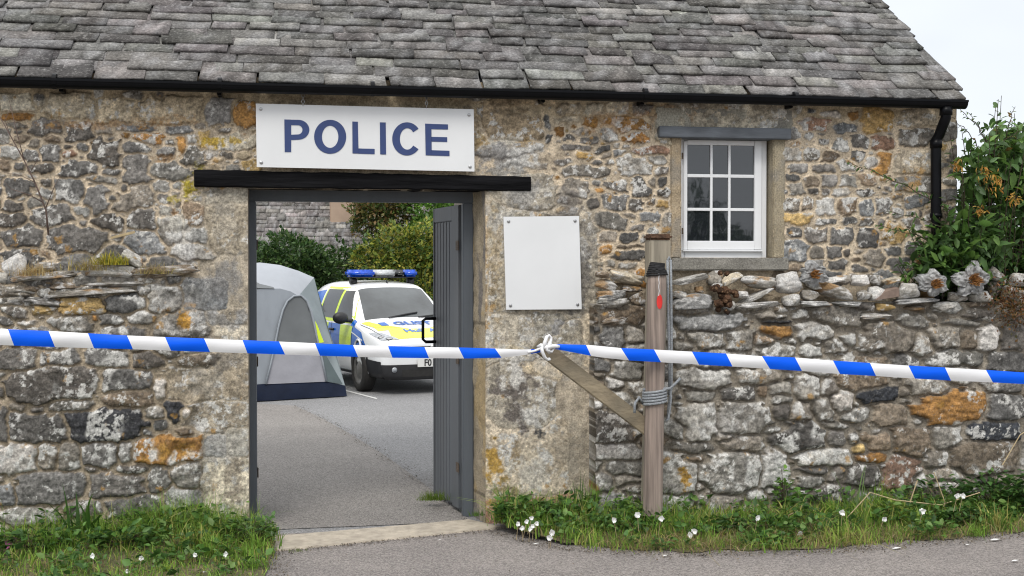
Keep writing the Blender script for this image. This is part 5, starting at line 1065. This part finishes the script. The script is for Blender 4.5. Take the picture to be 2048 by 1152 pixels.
# ------------------------------------------------------------------ big bush at the house corner
rg = np.random.RandomState(12); bx = at(1985, 600, .45); bx[2] = 0
bush = thing('corner_shrub', bx, 'tall leafy green shrub with dry orange seed heads at the house corner', 'shrub')
LP, LD, LL, LC = [], [], [], []; st = MB()
GR = np.array([(0.061, 0.127, 0.029), (0.095, 0.187, 0.040), (0.048, 0.096, 0.027), (0.138, 0.247, 0.054), (0.077, 0.150, 0.046)]); YL = np.array([(.20, .22, .05), (.15, .17, .05), (.22, .14, .04)])
def stem(tip, root=None, Yt=-.1, nlf=26, L0=.085, sag=.12, r0=.010, start=.35, pal=GR, seed=0):
    r_ = np.random.RandomState(seed+700); a = bx+np.array([r_.uniform(-.2, .2), r_.uniform(-.15, .1), .25]) if root is None else at(*root); b = at(tip[0], tip[1], Yt)
    m1 = a*.55+b*.45+np.array([0, 0, sag+.1]); pts = []
    for t in np.linspace(0, 1, 14): pts.append(a*(1-t)**2+2*m1*t*(1-t)+b*t*t+r_.normal(size=3)*.006)
    st.tube(pts, list(np.linspace(r0, .0018, 14)), 6); pts = np.array(pts)
    for i in range(nlf):
        t = start+(1-start)*(i+r_.rand()*.5)/nlf; f = min(t*13, 12.99); k_ = int(f); p = pts[k_]*(1-f+k_)+pts[k_+1]*(f-k_); tg = nrm(pts[k_+1]-pts[k_])
        sd = nrm(np.cross(tg, r_.normal(size=3))); LP.append(p); LD.append(tg*.55+sd*.8+np.array([0, -.1, -.15])); LL.append(L0*(1.15-.65*t)*r_.uniform(.7, 1.25)); LC.append(pal[r_.randint(len(pal))]*r_.uniform(.75, 1.3))
tips = [(1996, 205), (2030, 235), (2075, 220), (1985, 285), (1945, 300), (1925, 265), (2050, 300), (2110, 290), (1965, 330), (2010, 330), (1920, 345), (1935, 400), (1880, 440), (1985, 395), (2035, 380), (2090, 360), (2150, 340), (1900, 480), (1850, 500), (1955, 455), (2015, 440), (2070, 440), (2140, 430),
        (1835, 535), (1870, 545), (1920, 520), (1975, 505), (2030, 500), (2090, 510), (1945, 550), (2000, 545), (2060, 550), (1795, 520), (1820, 460), (2180, 480), (2200, 400), (1905, 560), (1890, 400), (2048, 470), (1960, 420)]
for i, q in enumerate(tips):
    for j in range(3): stem((q[0]+rg.normal()*(8 if j else 1), q[1]+rg.normal()*9), Yt=rg.uniform(-.28, .5) if q[0] > 1925 else rg.uniform(-.24, -.08), nlf=26, L0=.125, seed=i*7+j, start=.3)
stem((1694, 322), (1975, 470, .0), Yt=-.16, nlf=44, L0=.06, sag=-.02, r0=.005, start=.15, seed=901); stem((1752, 452), (1930, 520, -.1), Yt=-.2, nlf=36, L0=.065, sag=-.02, r0=.005, start=.1, seed=902); stem((1770, 425), (1960, 500, -.1), Yt=-.18, nlf=18, L0=.06, sag=0, r0=.004, start=.3, seed=903)
for i, q in enumerate([(1915, 215), (1932, 225), (1922, 305), (2000, 250), (2044, 262), (1900, 235), (2030, 215)]): stem(q, (1990+rg.uniform(-20, 20), 330, .1), Yt=.0, nlf=16, L0=.055, sag=.0, r0=.004, start=.1, seed=920+i, pal=np.vstack([GR, YL]))
n = 1700; P = []
for (cx_, cy_, rx, ry, k_) in ((2010, 440, 105, 120, 950), (1930, 500, 80, 65, 520), (2120, 410, 110, 160, 600), (2000, 540, 120, 40, 350), (1880, 530, 60, 35, 160), (2020, 330, 60, 60, 160), (1960, 400, 50, 60, 160), (2050, 320, 50, 70, 260), (2000, 300, 40, 50, 120), (1950, 340, 35, 45, 110)):
    for _ in range(k_):
        a_ = rg.uniform(0, 6.28); q = math.sqrt(rg.rand()); P.append(at(cx_+rx*q*math.cos(a_), cy_+ry*q*math.sin(a_), rg.uniform(.02, .7) if cx_ > 1950 else rg.uniform(-.2, -.05)))
P = np.array(P); LP += list(P); LD += list(rg.normal(size=(len(P), 3))+np.array([0, -.2, -.1])); LL += list(rg.uniform(.07, .13, len(P))); LC += list(GR[rg.randint(len(GR), size=len(P))]*rg.uniform(.7, 1.3, (len(P), 1)))
LPa = np.array(LP); okb = ~((LPa[:, 0] < HX1+.02) & (LPa[:, 1] > -.02)); ix = np.where(okb)[0]
LPa = LPa[ix]; LDa = np.array(LD)[ix]; LLa = np.array(LL)[ix]; LCa = np.array(LC)[ix]
V, F = leaves(LPa, LDa, LLa, LLa*.40, rg); mesh('foliage', V, F, M['leaf'], bush, np.repeat(LCa, len(LEAF), 0)); st.obj('stem', M['bark'], bush)
for (cx_, cy_, s_) in ((1978, 358, 16), (1990, 365, 14), (1967, 340, 8), (1912, 328, 8), (2030, 395, 9), (1960, 420, 7)):
    P, D = [], []
    for _ in range(34): P.append(at(cx_+rg.normal()*s_*.7, cy_+rg.normal()*s_*.7, -.20+rg.normal()*.03)); D.append(rg.normal(size=3)*.6+np.array([0, -.2, -.8]))
    ln = rg.uniform(.02, .05, len(P)); V, F = leaves(np.array(P), np.array(D), ln, ln*.28, rg); mesh('seed_head', V, F, M['leaf'], bush, np.repeat(pick(rg, [(.50, .27, .045), (.42, .20, .04), (.55, .36, .09)], len(P)), len(LEAF), 0))
rs = thing('russet_shrub', at(2030, 640, YWF-.06), 'small russet leaved plant draped over the wall top below the tall shrub', 'plant')
P = np.array([at(2028+rg.normal()*22, 608+rg.normal()*24, YWF-.09+rg.normal()*.03) for _ in range(900)]); ln = rg.uniform(.012, .03, 900); V, F = leaves(P, rg.normal(size=(900, 3)), ln, ln*.6, rg, (QUAD, QT)); mesh('foliage', V, F, M['leaf'], rs, np.repeat(pick(rg, [(.17, .075, .03), (.12, .06, .03), (.20, .11, .035), (.08, .075, .025)], 900), 4, 0))

# ------------------------------------------------------------------ grass verges
M['turf'] = asphalt('turf_soil', (.075, .075, .03), (.12, .10, .05), cs=6)
def verge_z(x, y): return .05*sst(-.85, -.35, y)
def inpoly(P, poly):
    x, y = P[:, 0], P[:, 1]; c = np.zeros(len(P), bool); j = len(poly)-1
    for i in range(len(poly)):
        xi, yi = poly[i][:2]; xj, yj = poly[j][:2]; q = ((yi > y) != (yj > y)) & (x < (xj-xi)*(y-yi)/(yj-yi+1e-12)+xi); c ^= q; j = i
    return c
VL = [at(-260, 1000, -.10), at(330, 1000, -.10), at(496, 1000, -.04), at(530, 1000, -.16), gnd(552, 1098), gnd(540, 1122), gnd(528, 1165), gnd(490, 1230), gnd(-300, 1240)]
VR = [at(1000, 1000, -.05), at(1190, 1000, -.06), at(1195, 1000, -.2), at(2400, 1000, -.2), gnd(2400, 1050), gnd(2048, 1064), gnd(1900, 1078), gnd(1800, 1086), gnd(1650, 1098), gnd(1400, 1104), gnd(1250, 1102), gnd(1130, 1090), gnd(1050, 1078), gnd(985, 1062)]
for nm, pl_ in (('left', VL), ('right', VR)):
    pl_ = [p[:2] for p in pl_]; bm = bmesh.new(); bm.faces.new([bm.verts.new((p[0], p[1], .006)) for p in pl_]); bmesh.ops.triangulate(bm, faces=bm.faces[:])
    for _ in range(4): bmesh.ops.subdivide_edges(bm, edges=[e for e in bm.edges if e.calc_length() > .12], cuts=1); bmesh.ops.triangulate(bm, faces=[f for f in bm.faces if len(f.verts) > 3])
    Vv_ = np.array([v.co[:] for v in bm.verts]); bm.verts.index_update(); Ff = [[v.index for v in f.verts] for f in bm.faces]; bm.free(); fr = Vv_[:, 1] < -.45; Vv_[fr, 1] += (fbm(Vv_[fr, 0]*1.0, Vv_[fr, 1]*0, .09, 4, 71)-.42)*.16*sst(-.45, -.8, Vv_[fr, 1]); Vv_[:, 2] = .006+verge_z(Vv_[:, 0], Vv_[:, 1]); prop(mesh('verge', Vv_, Ff, M['turf'], org=(0, 0, 0)), kind='structure')
def sample(poly, n, rg):
    poly = np.array([p[:2] for p in poly]); lo, hi = poly.min(0), poly.max(0); out_ = []
    while len(out_) < n:
        P = rg.uniform(lo, hi, (n*2, 2)); out_ += list(P[inpoly(P, poly)])
    return np.array(out_[:n])
def blades(P, hgt, rg, pal, lean=.45, w=.0065, curl=.7):
    n = len(P); k = 5; a = rg.uniform(0, 6.283, n); dx, dy = np.cos(a), np.sin(a); le = np.abs(rg.normal(0, lean, n))+.08; t = np.linspace(0, 1, k)
    bend = le[:, None]*(t**1.8)[None]*curl; z = hgt[:, None]*(t[None]-.38*bend*t[None]); off = hgt[:, None]*bend
    wv = (w*rg.uniform(.6, 1.4, n))[:, None]*(1-t**1.5)[None]*.5; b = rg.uniform(0, 6.283, n)
    x = P[:, :1]+dx[:, None]*off; y = P[:, 1:2]+dy[:, None]*off; zz = P[:, 2:3]+z
    A = np.stack([x+np.cos(b)[:, None]*wv, y+np.sin(b)[:, None]*wv, zz], -1); B = np.stack([x-np.cos(b)[:, None]*wv, y-np.sin(b)[:, None]*wv, zz], -1)
    V = np.stack([A, B], 2).reshape(-1, 3); i = np.arange(k-1)*2; f = np.stack([i, i+1, i+3, i+2], -1); F = (f[None]+(np.arange(n)*2*k)[:, None, None]).reshape(-1, 4)
    return V, F, np.repeat(pick(rg, pal, n, .3), 2*k, 0)
GP = [(0.152, 0.287, 0.040), (0.215, 0.365, 0.056), (0.098, 0.194, 0.030), (0.286, 0.404, 0.070), (0.179, 0.311, 0.042), (0.358, 0.342, 0.105)]; DRY = [(.30, .24, .11), (.25, .19, .09), (.35, .29, .15)]
def grass(poly, n, hmax, seed, front):
    rg = np.random.RandomState(seed); P = sample(poly, n, rg); d = fbm(P[:, 0], P[:, 1], .25, 3, seed); back = sst(-1.15, -.25, P[:, 1])
    keep = rg.rand(n) < (.3+1.2*d); P = P[keep]; d = d[keep]; back = back[keep]
    P = P+rg.normal(0, .03, P.shape); P3 = np.column_stack([P, verge_z(P[:, 0], P[:, 1])]); h = hmax*(.26+.45*back)*(.4+1.0*d)*rg.uniform(.35, 1.4, len(P))
    V, F, C = blades(P3, h, rg, GP, lean=.8, w=.0068); k = rg.rand(len(P)) < (.04+.20*(1-back)); kk = np.repeat(k, 10); C[kk] = np.repeat(pick(rg, DRY+GP[3:], int(k.sum())), 10, 0)
    Vs, Fs, Cs = [V], [F], [C]; nv = len(V)
    for q in sample(poly, 46, rg):           # arching clumps
        m_ = rg.randint(25, 90); sp = rg.uniform(.02, .07); Q = np.column_stack([q[0]+rg.normal(0, sp, m_), q[1]+rg.normal(0, sp*.6, m_), np.full(m_, verge_z(q[0], q[1]))]); hh = hmax*rg.uniform(.5, 1.3)*(.55+.6*sst(-1.1, -.3, q[1])); pal = [GP[rg.randint(len(GP))], GP[rg.randint(len(GP))]]
        if rg.rand() < .18: pal = DRY
        V, F, C = blades(Q, hh*rg.uniform(.5, 1.3, m_), rg, pal, rg.uniform(.4, 1.1), rg.uniform(.004, .009), 1.0); Vs.append(V); Fs.append(F+nv); Cs.append(C); nv += len(V)
    V, F, C = np.vstack(Vs), np.vstack(Fs), np.vstack(Cs)
    o = prop(mesh('grass', V, F, M['grass'], None, C, org=(0, 0, 0)), kind='stuff'); return o
grass(VL, 12000, .16, 3, 1); grass(VR, 14000, .18, 4, 1)
def cover(poly, n, seed):
    rg = np.random.RandomState(seed); P = sample(poly, n, rg); keep = fbm(P[:, 0], P[:, 1], .16, 3, seed+3) > .50; P = P[keep]; n = len(P)
    P3 = np.column_stack([P, verge_z(P[:, 0], P[:, 1])+rg.uniform(.03, .12, n)*(.5+.7*sst(-1.1, -.3, P[:, 1]))]); a_ = rg.uniform(0, 6.283, n); D = np.column_stack([np.cos(a_), np.sin(a_)-.5, rg.uniform(-.2, .9, n)]); ln = rg.uniform(.02, .065, n)
    V, F = leaves(P3, D, ln, ln*rg.uniform(.35, .8, n), rg, roll=.5); prop(mesh('ground_cover', V, F, M['leaf'], None, np.repeat(pick(rg, [(.06, .14, .028), (.09, .19, .035), (.045, .105, .022), (.13, .22, .05)], n), len(LEAF), 0), org=(0, 0, 0)), kind='stuff')
def thatch(poly, n, seed, y1):
    rg = np.random.RandomState(seed); P = sample(poly, n, rg); P = P[rg.rand(len(P)) < sst(y1+.22, y1-.02, P[:, 1])]; P = P+rg.normal(0, .045, P.shape)
    P3 = np.column_stack([P, verge_z(P[:, 0], P[:, 1])+.004]); V, F, C = blades(P3, rg.uniform(.04, .13, len(P)), rg, DRY+[(.20, .15, .07), (.16, .2, .05)], 1.6, .004, 1.3); prop(mesh('dry_grass', V, F, M['grass'], None, C, org=(0, 0, 0)), kind='stuff')
thatch(VR, 9000, 41, -.84)
cover(VL, 4200, 31); cover(VR, 6000, 32)
# tussocks, weeds
def tussock(px, py, Y, n, hgt, seed, label, spread=.09, lean=.8, pal=GP, w=.0045):
    rg = np.random.RandomState(seed); c = at(px, py, Y); c[2] = verge_z(c[0], c[1]) if py > 900 else c[2]; P = c+np.column_stack([rg.normal(0, spread, n), rg.normal(0, spread*.5, n), np.zeros(n)])
    V, F, C = blades(P, hgt*rg.uniform(.5, 1.2, n), rg, pal, lean, w, 1.0); return prop(mesh('grass_tuft', V, F, M['grass'], None, C, org=c), label, 'grass tuft')
tussock(340, 1075, -.22, 900, .24, 5, 'dense arching tussock of fine green grass below the left wall', .17, .9)
tussock(165, 1085, -.3, 26, .30, 6, 'clump of broad strap leaves below the left wall', .05, .8, [(.05, .12, .02), (.07, .15, .025)], .022)
tussock(1160, 1030, -.28, 12, .33, 7, 'tall thin green blades at the left foot of the rubble wall', .025, .15, [(.05, .12, .02)], .012)
tussock(1708, 1040, -.42, 10, .33, 8, 'tall pale green spear blades standing in the right verge', .03, .25, [(.12, .2, .06), (.16, .24, .09)], .014)
tussock(70, 552, -.13, 220, .11, 9, 'dry straw tuft growing on the left wall ledge beside a white stone', .05, 1.5, [(.48, .36, .17), (.40, .27, .10), (.55, .45, .24)], .003)
tussock(180, 541, -.13, 220, .10, 10, 'yellowing moss and straw tuft at the middle of the left wall ledge', .055, 1.4, DRY+[(.45, .38, .08), (.48, .36, .15)], .0035)
tussock(222, 530, -.13, 240, .09, 11, 'bright mustard yellow moss tuft behind the leaning ledge stone', .045, 1.1, [(.46, .38, .04), (.38, .34, .04), (.22, .25, .04)], .005)
tussock(310, 548, -.13, 200, .085, 12, 'dry straw tuft at the right end of the left wall ledge', .045, 1.6, DRY+[(.46, .34, .15), (.35, .32, .08)], .0035)
tussock(868, 1005, .55, 260, .07, 13, 'small bright grass clump at the foot of the open gate leaf', .05, .6, [(.10, .17, .02), (.14, .2, .03)], .004)
tussock(955, 1050, -.02, 60, .04, 14, 'tiny green tuft between the gate post and the pier', .025, .7, [(.09, .17, .03)], .004)
tussock(598, 1100, -.68, 50, .025, 15, 'tiny green tuft at the edge of the threshold kerb', .03, .9, [(.13, .17, .04)], .003)
def weed(px, py, Y, n, size, rad, hgt, seed, label, pal=None, asp=.55, name='weed'):
    rg = np.random.RandomState(seed); c = at(px, py, Y); c[2] = verge_z(c[0], c[1]); t = thing(name, c, label, 'weed'); a = rg.uniform(0, 6.283, n); q = np.sqrt(rg.rand(n))
    P = c+np.column_stack([np.cos(a)*q*rad, np.sin(a)*q*rad*.6, .02+hgt*rg.rand(n)*(1-.5*q)]); D = np.column_stack([np.cos(a), np.sin(a)-.3, rg.uniform(-.3, .7, n)]); ln = size*rg.uniform(.6, 1.3, n)
    V, F = leaves(P, D, ln, ln*asp, rg, roll=.4); mesh('foliage', V, F, M['leaf'], t, np.repeat(pick(rg, pal or [(.045, .11, .022), (.06, .14, .03), (.035, .085, .02), (.09, .17, .035)], n), len(LEAF), 0))
    m = MB()
    for i in range(0, n, max(1, n//24)): m.tube([c, c*.4+P[i]*.6+np.array([0, 0, .015]), P[i]], .0022, 5)
    m.obj('stem', M['bark'], t); return t
weed(1052, 1062, -.28, 230, .052, .19, .15, 1, 'leafy weed clump with white blossoms at the foot of the pier')
weed(1568, 1010, -.33, 130, .04, .05, .34, 2, 'upright bright green nettle growing against the rubble wall', [(.10, .21, .03), (.13, .25, .04)])
weed(1985, 1010, -.36, 330, .06, .26, .26, 3, 'dense dark leafy weeds at the right end of the verge'); weed(1880, 1000, -.34, 260, .045, .22, .24, 4, 'low spreading weeds beneath the large brown wall stone'); weed(1780, 1035, -.5, 120, .05, .12, .10, 5, 'yellow green leafy weed in the middle of the right verge', [(.14, .22, .03), (.19, .25, .04), (.08, .15, .03)])
weed(2070, 1045, -.5, 260, .08, .2, .30, 6, 'broad leaved weed at the right edge of the verge', asp=.4); weed(1920, 1062, -.62, 170, .045, .16, .08, 7, 'flat rounded weed leaves at the road edge on the right', asp=.8); weed(250, 1110, -.5, 150, .055, .16, .09, 8, 'broad green plantain leaves in the left verge', asp=.6); weed(500, 1095, -.5, 280, .045, .13, .15, 9, 'ferny green weed at the right corner of the left verge', [(.09, .17, .03), (.07, .14, .03), (.13, .19, .05)], .3); weed(1500, 1075, -.6, 180, .045, .25, .07, 10, 'low clover like leaves along the front of the right verge', asp=.8); weed(60, 1120, -.5, 160, .05, .2, .1, 11, 'broad green leaves at the left end of the left verge', asp=.6); weed(1250, 1075, -.5, 120, .05, .18, .07, 12, 'low weed leaves between the white blossoms and the reddish post')
# dry stalks
m = MB()
for pts in ([(1690, 1040), (1740, 985), (1790, 1000), (1880, 1010), (1960, 985)], [(1868, 945), (1890, 1005), (1872, 1055)], [(1560, 1095), (1578, 1030), (1596, 1022)], [(1820, 1005), (1835, 960)], [(1700, 1108), (1720, 1080)], [(2005, 930), (2040, 870), (2055, 860)]):
    m.tube([at(x, y, -.55) for x, y in pts], .0035, 5)
M['straw'] = pm('dry_straw', (.42, .33, .19), .85, var=.2, scale=30); prop(m.obj('dry_stalks', M['straw']), 'bent pale straw stalks lying over the right verge', 'dry stalks')
m = MB(); m.bbox((-.5, -.5, -.5), (.5, .5, .5), .1); A, B = at(222, 476, -.06), at(270, 464, -.06); dd_ = nrm(B-A); uu = nrm(np.cross(dd_, [0, 1, 0])); m.v = [tuple((A+B)/2+dd_*v[0]*np.linalg.norm(B-A)+uu*v[2]*.016+np.array([0, v[1]*.02, 0])) for v in m.v]; prop(m.obj('wood_splinter', M['straw']), 'pale yellow wood splinter stuck to the wall above the left ledge', 'stick')
# bare twig on the left wall
tw = MB(); rg = np.random.RandomState(4)
def tline(pts, r0, r1): tw.tube([at(x, y, Yq) for x, y, Yq in pts], list(np.linspace(r0, r1, len(pts))), 6)
tline([(97, 470, -.05), (92, 420, -.12), (70, 365, -.16), (48, 320, -.18), (20, 270, -.2), (-5, 225, -.2)], .006, .0025); tline([(48, 320, -.18), (30, 250, -.2), (18, 200, -.2)], .003, .001); tline([(86, 405, -.13), (60, 390, -.16), (22, 378, -.18)], .0035, .0015); tline([(92, 415, -.13), (110, 370, -.16), (122, 350, -.17)], .003, .001); tline([(60, 345, -.17), (75, 320, -.18), (80, 300, -.18)], .0025, .001); tline([(20, 270, -.2), (10, 240, -.2), (22, 215, -.2)], .002, .001); tline([(35, 295, -.2), (10, 285, -.2), (-15, 275, -.2)], .002, .001); tline([(22, 378, -.18), (5, 360, -.19)], .0015, .001); tline([(70, 365, -.16), (40, 350, -.17), (8, 345, -.18)], .0025, .001)
M['twig'] = pm('twig_bark', (.13, .09, .075), .85, var=.3, scale=30); prop(tw.obj('bare_twig', M['twig'], None, True), 'bare brown twig growing up the upper left wall', 'twig')
# white blossoms, pink blossom, petals
M['petal'] = pm('white_petal', (.80, .80, .78), .6, var=.05, scale=20, bump=.1); M['pink'] = pm('pink_petal', (.50, .13, .36), .6, var=.1, scale=20)
def blossom(px, py, Y, r, seed, mat, name, label, cat, group=None, stemh=True):
    rg = np.random.RandomState(seed); c = at(px, py, Y); t = thing(name, c-[0, 0, .04], label, cat, group); m = MB()
    for i in range(11):
        a_ = 2*math.pi*i/11+rg.uniform(-.2, .2); l_ = r*rg.uniform(.7, 1.1); d = np.array([math.cos(a_), -.3+rg.normal()*.3, math.sin(a_)*.9+.1]); d = nrm(d); s_ = nrm(np.cross(d, [0, 1, .2]))
        m.add([c, c+d*l_*.6+s_*r*.42, c+d*l_+np.array([0, -.002, 0]), c+d*l_*.6-s_*r*.42], [(0, 1, 2, 3)])
    m.obj('petals', M[mat], t); m = MB(); m.tube([c, c+np.array([rg.normal()*.01, .03, -.10])], .0018, 5); m.obj('stem', M['straw'], t)
W_ = [(1275, 1030), (1322, 1037), (1228, 1040), (1388, 1062), (1380, 1070), (1515, 1035), (1684, 1025), (1768, 1038), (1845, 1022), (1925, 991), (1914, 992), (1104, 1065), (1098, 1075), (1600, 1068)]
for i, (x, y) in enumerate(W_): blossom(x, y, -.80, .021, i, 'petal', 'white_blossom', 'single small white blossom scattered in the grass of the right verge', 'flower', 'white blossoms in the right verge')
for i, (x, y) in enumerate([(1036, 1048), (1053, 1043), (1060, 1058), (1044, 1056), (1073, 1047), (1063, 1036), (1066, 1052)]): blossom(x, y, -.60, .017, 40+i, 'petal', 'white_blossom', 'white blossom in the cluster at the foot of the pier', 'flower', 'white blossoms at the foot of the pier')
for i, (x, y) in enumerate([(452, 1108), (410, 1146), (185, 1112), (283, 1116), (390, 1110), (255, 1143)]): blossom(x, y, -1.05, .016, 60+i, 'petal', 'white_blossom', 'tiny white blossom in the grass of the left verge', 'flower', 'white blossoms in the left verge')
blossom(16, 1088, -.5, .026, 80, 'pink', 'pink_blossom', 'pink blossom at the far left of the verge', 'flower')
for i, (x, y, l_) in enumerate([(1793, 1097, 20), (1700, 990, 24), (1990, 1080, 24), (2030, 1122, 16), (1072, 1088, 14), (1935, 1090, 10), (880, 1080, 9), (1330, 1112, 12)]):
    c = gnd(x, y, .008 if y > 1000 else .12); m = MB(); rg = random.Random(i); s = l_*.0029/2; m.add([c+np.array([-s, 0, 0]), c+np.array([-s*.2, -s*.55, .004]), c+np.array([s, -s*.1, .006]), c+np.array([s*.1, s*.6, .004])], [(0, 1, 2, 3)])
    prop(m.obj('fallen_petal', M['petal']), 'white fallen petal lying loose on the lane or verge', 'petal', 'fallen white petals')
# trees across the lane, seen as reflections in the window
t = thing('hedgerow', (14, -30, 0), 'dark hedgerow across the lane, reflected in the window panes', 'hedge')
cloud('foliage', t, [((x, -30, 1.0), (2.4, 1.4, 1.75)) for x in np.arange(4, 26, 2.2)], 9000, .30, DK, 21); m = MB(); m.tube([(14, -30, 0), (14, -30, 2)], .08, 6); m.obj('stem', M['bark'], t)
t = thing('larch', (11.9, -29, 0), 'spiky dark tree across the lane, reflected in the left window panes', 'tree'); m = MB(); m.tube([(11.9, -29, 0), (11.9, -29, 4.3)], [.12, .02], 6); m.obj('trunk', M['bark'], t)
cloud('crown', t, [((11.9+dx_, -29, z_), (r_, r_*.7, .22)) for z_, r_, dx_ in ((2.0, 1.5, 0), (2.4, 1.2, .3), (2.8, .95, .4), (3.1, .75, .1), (3.4, .55, .3), (3.7, .36, 0), (4.0, .2, .05))], 1300, .2, DK, 22)
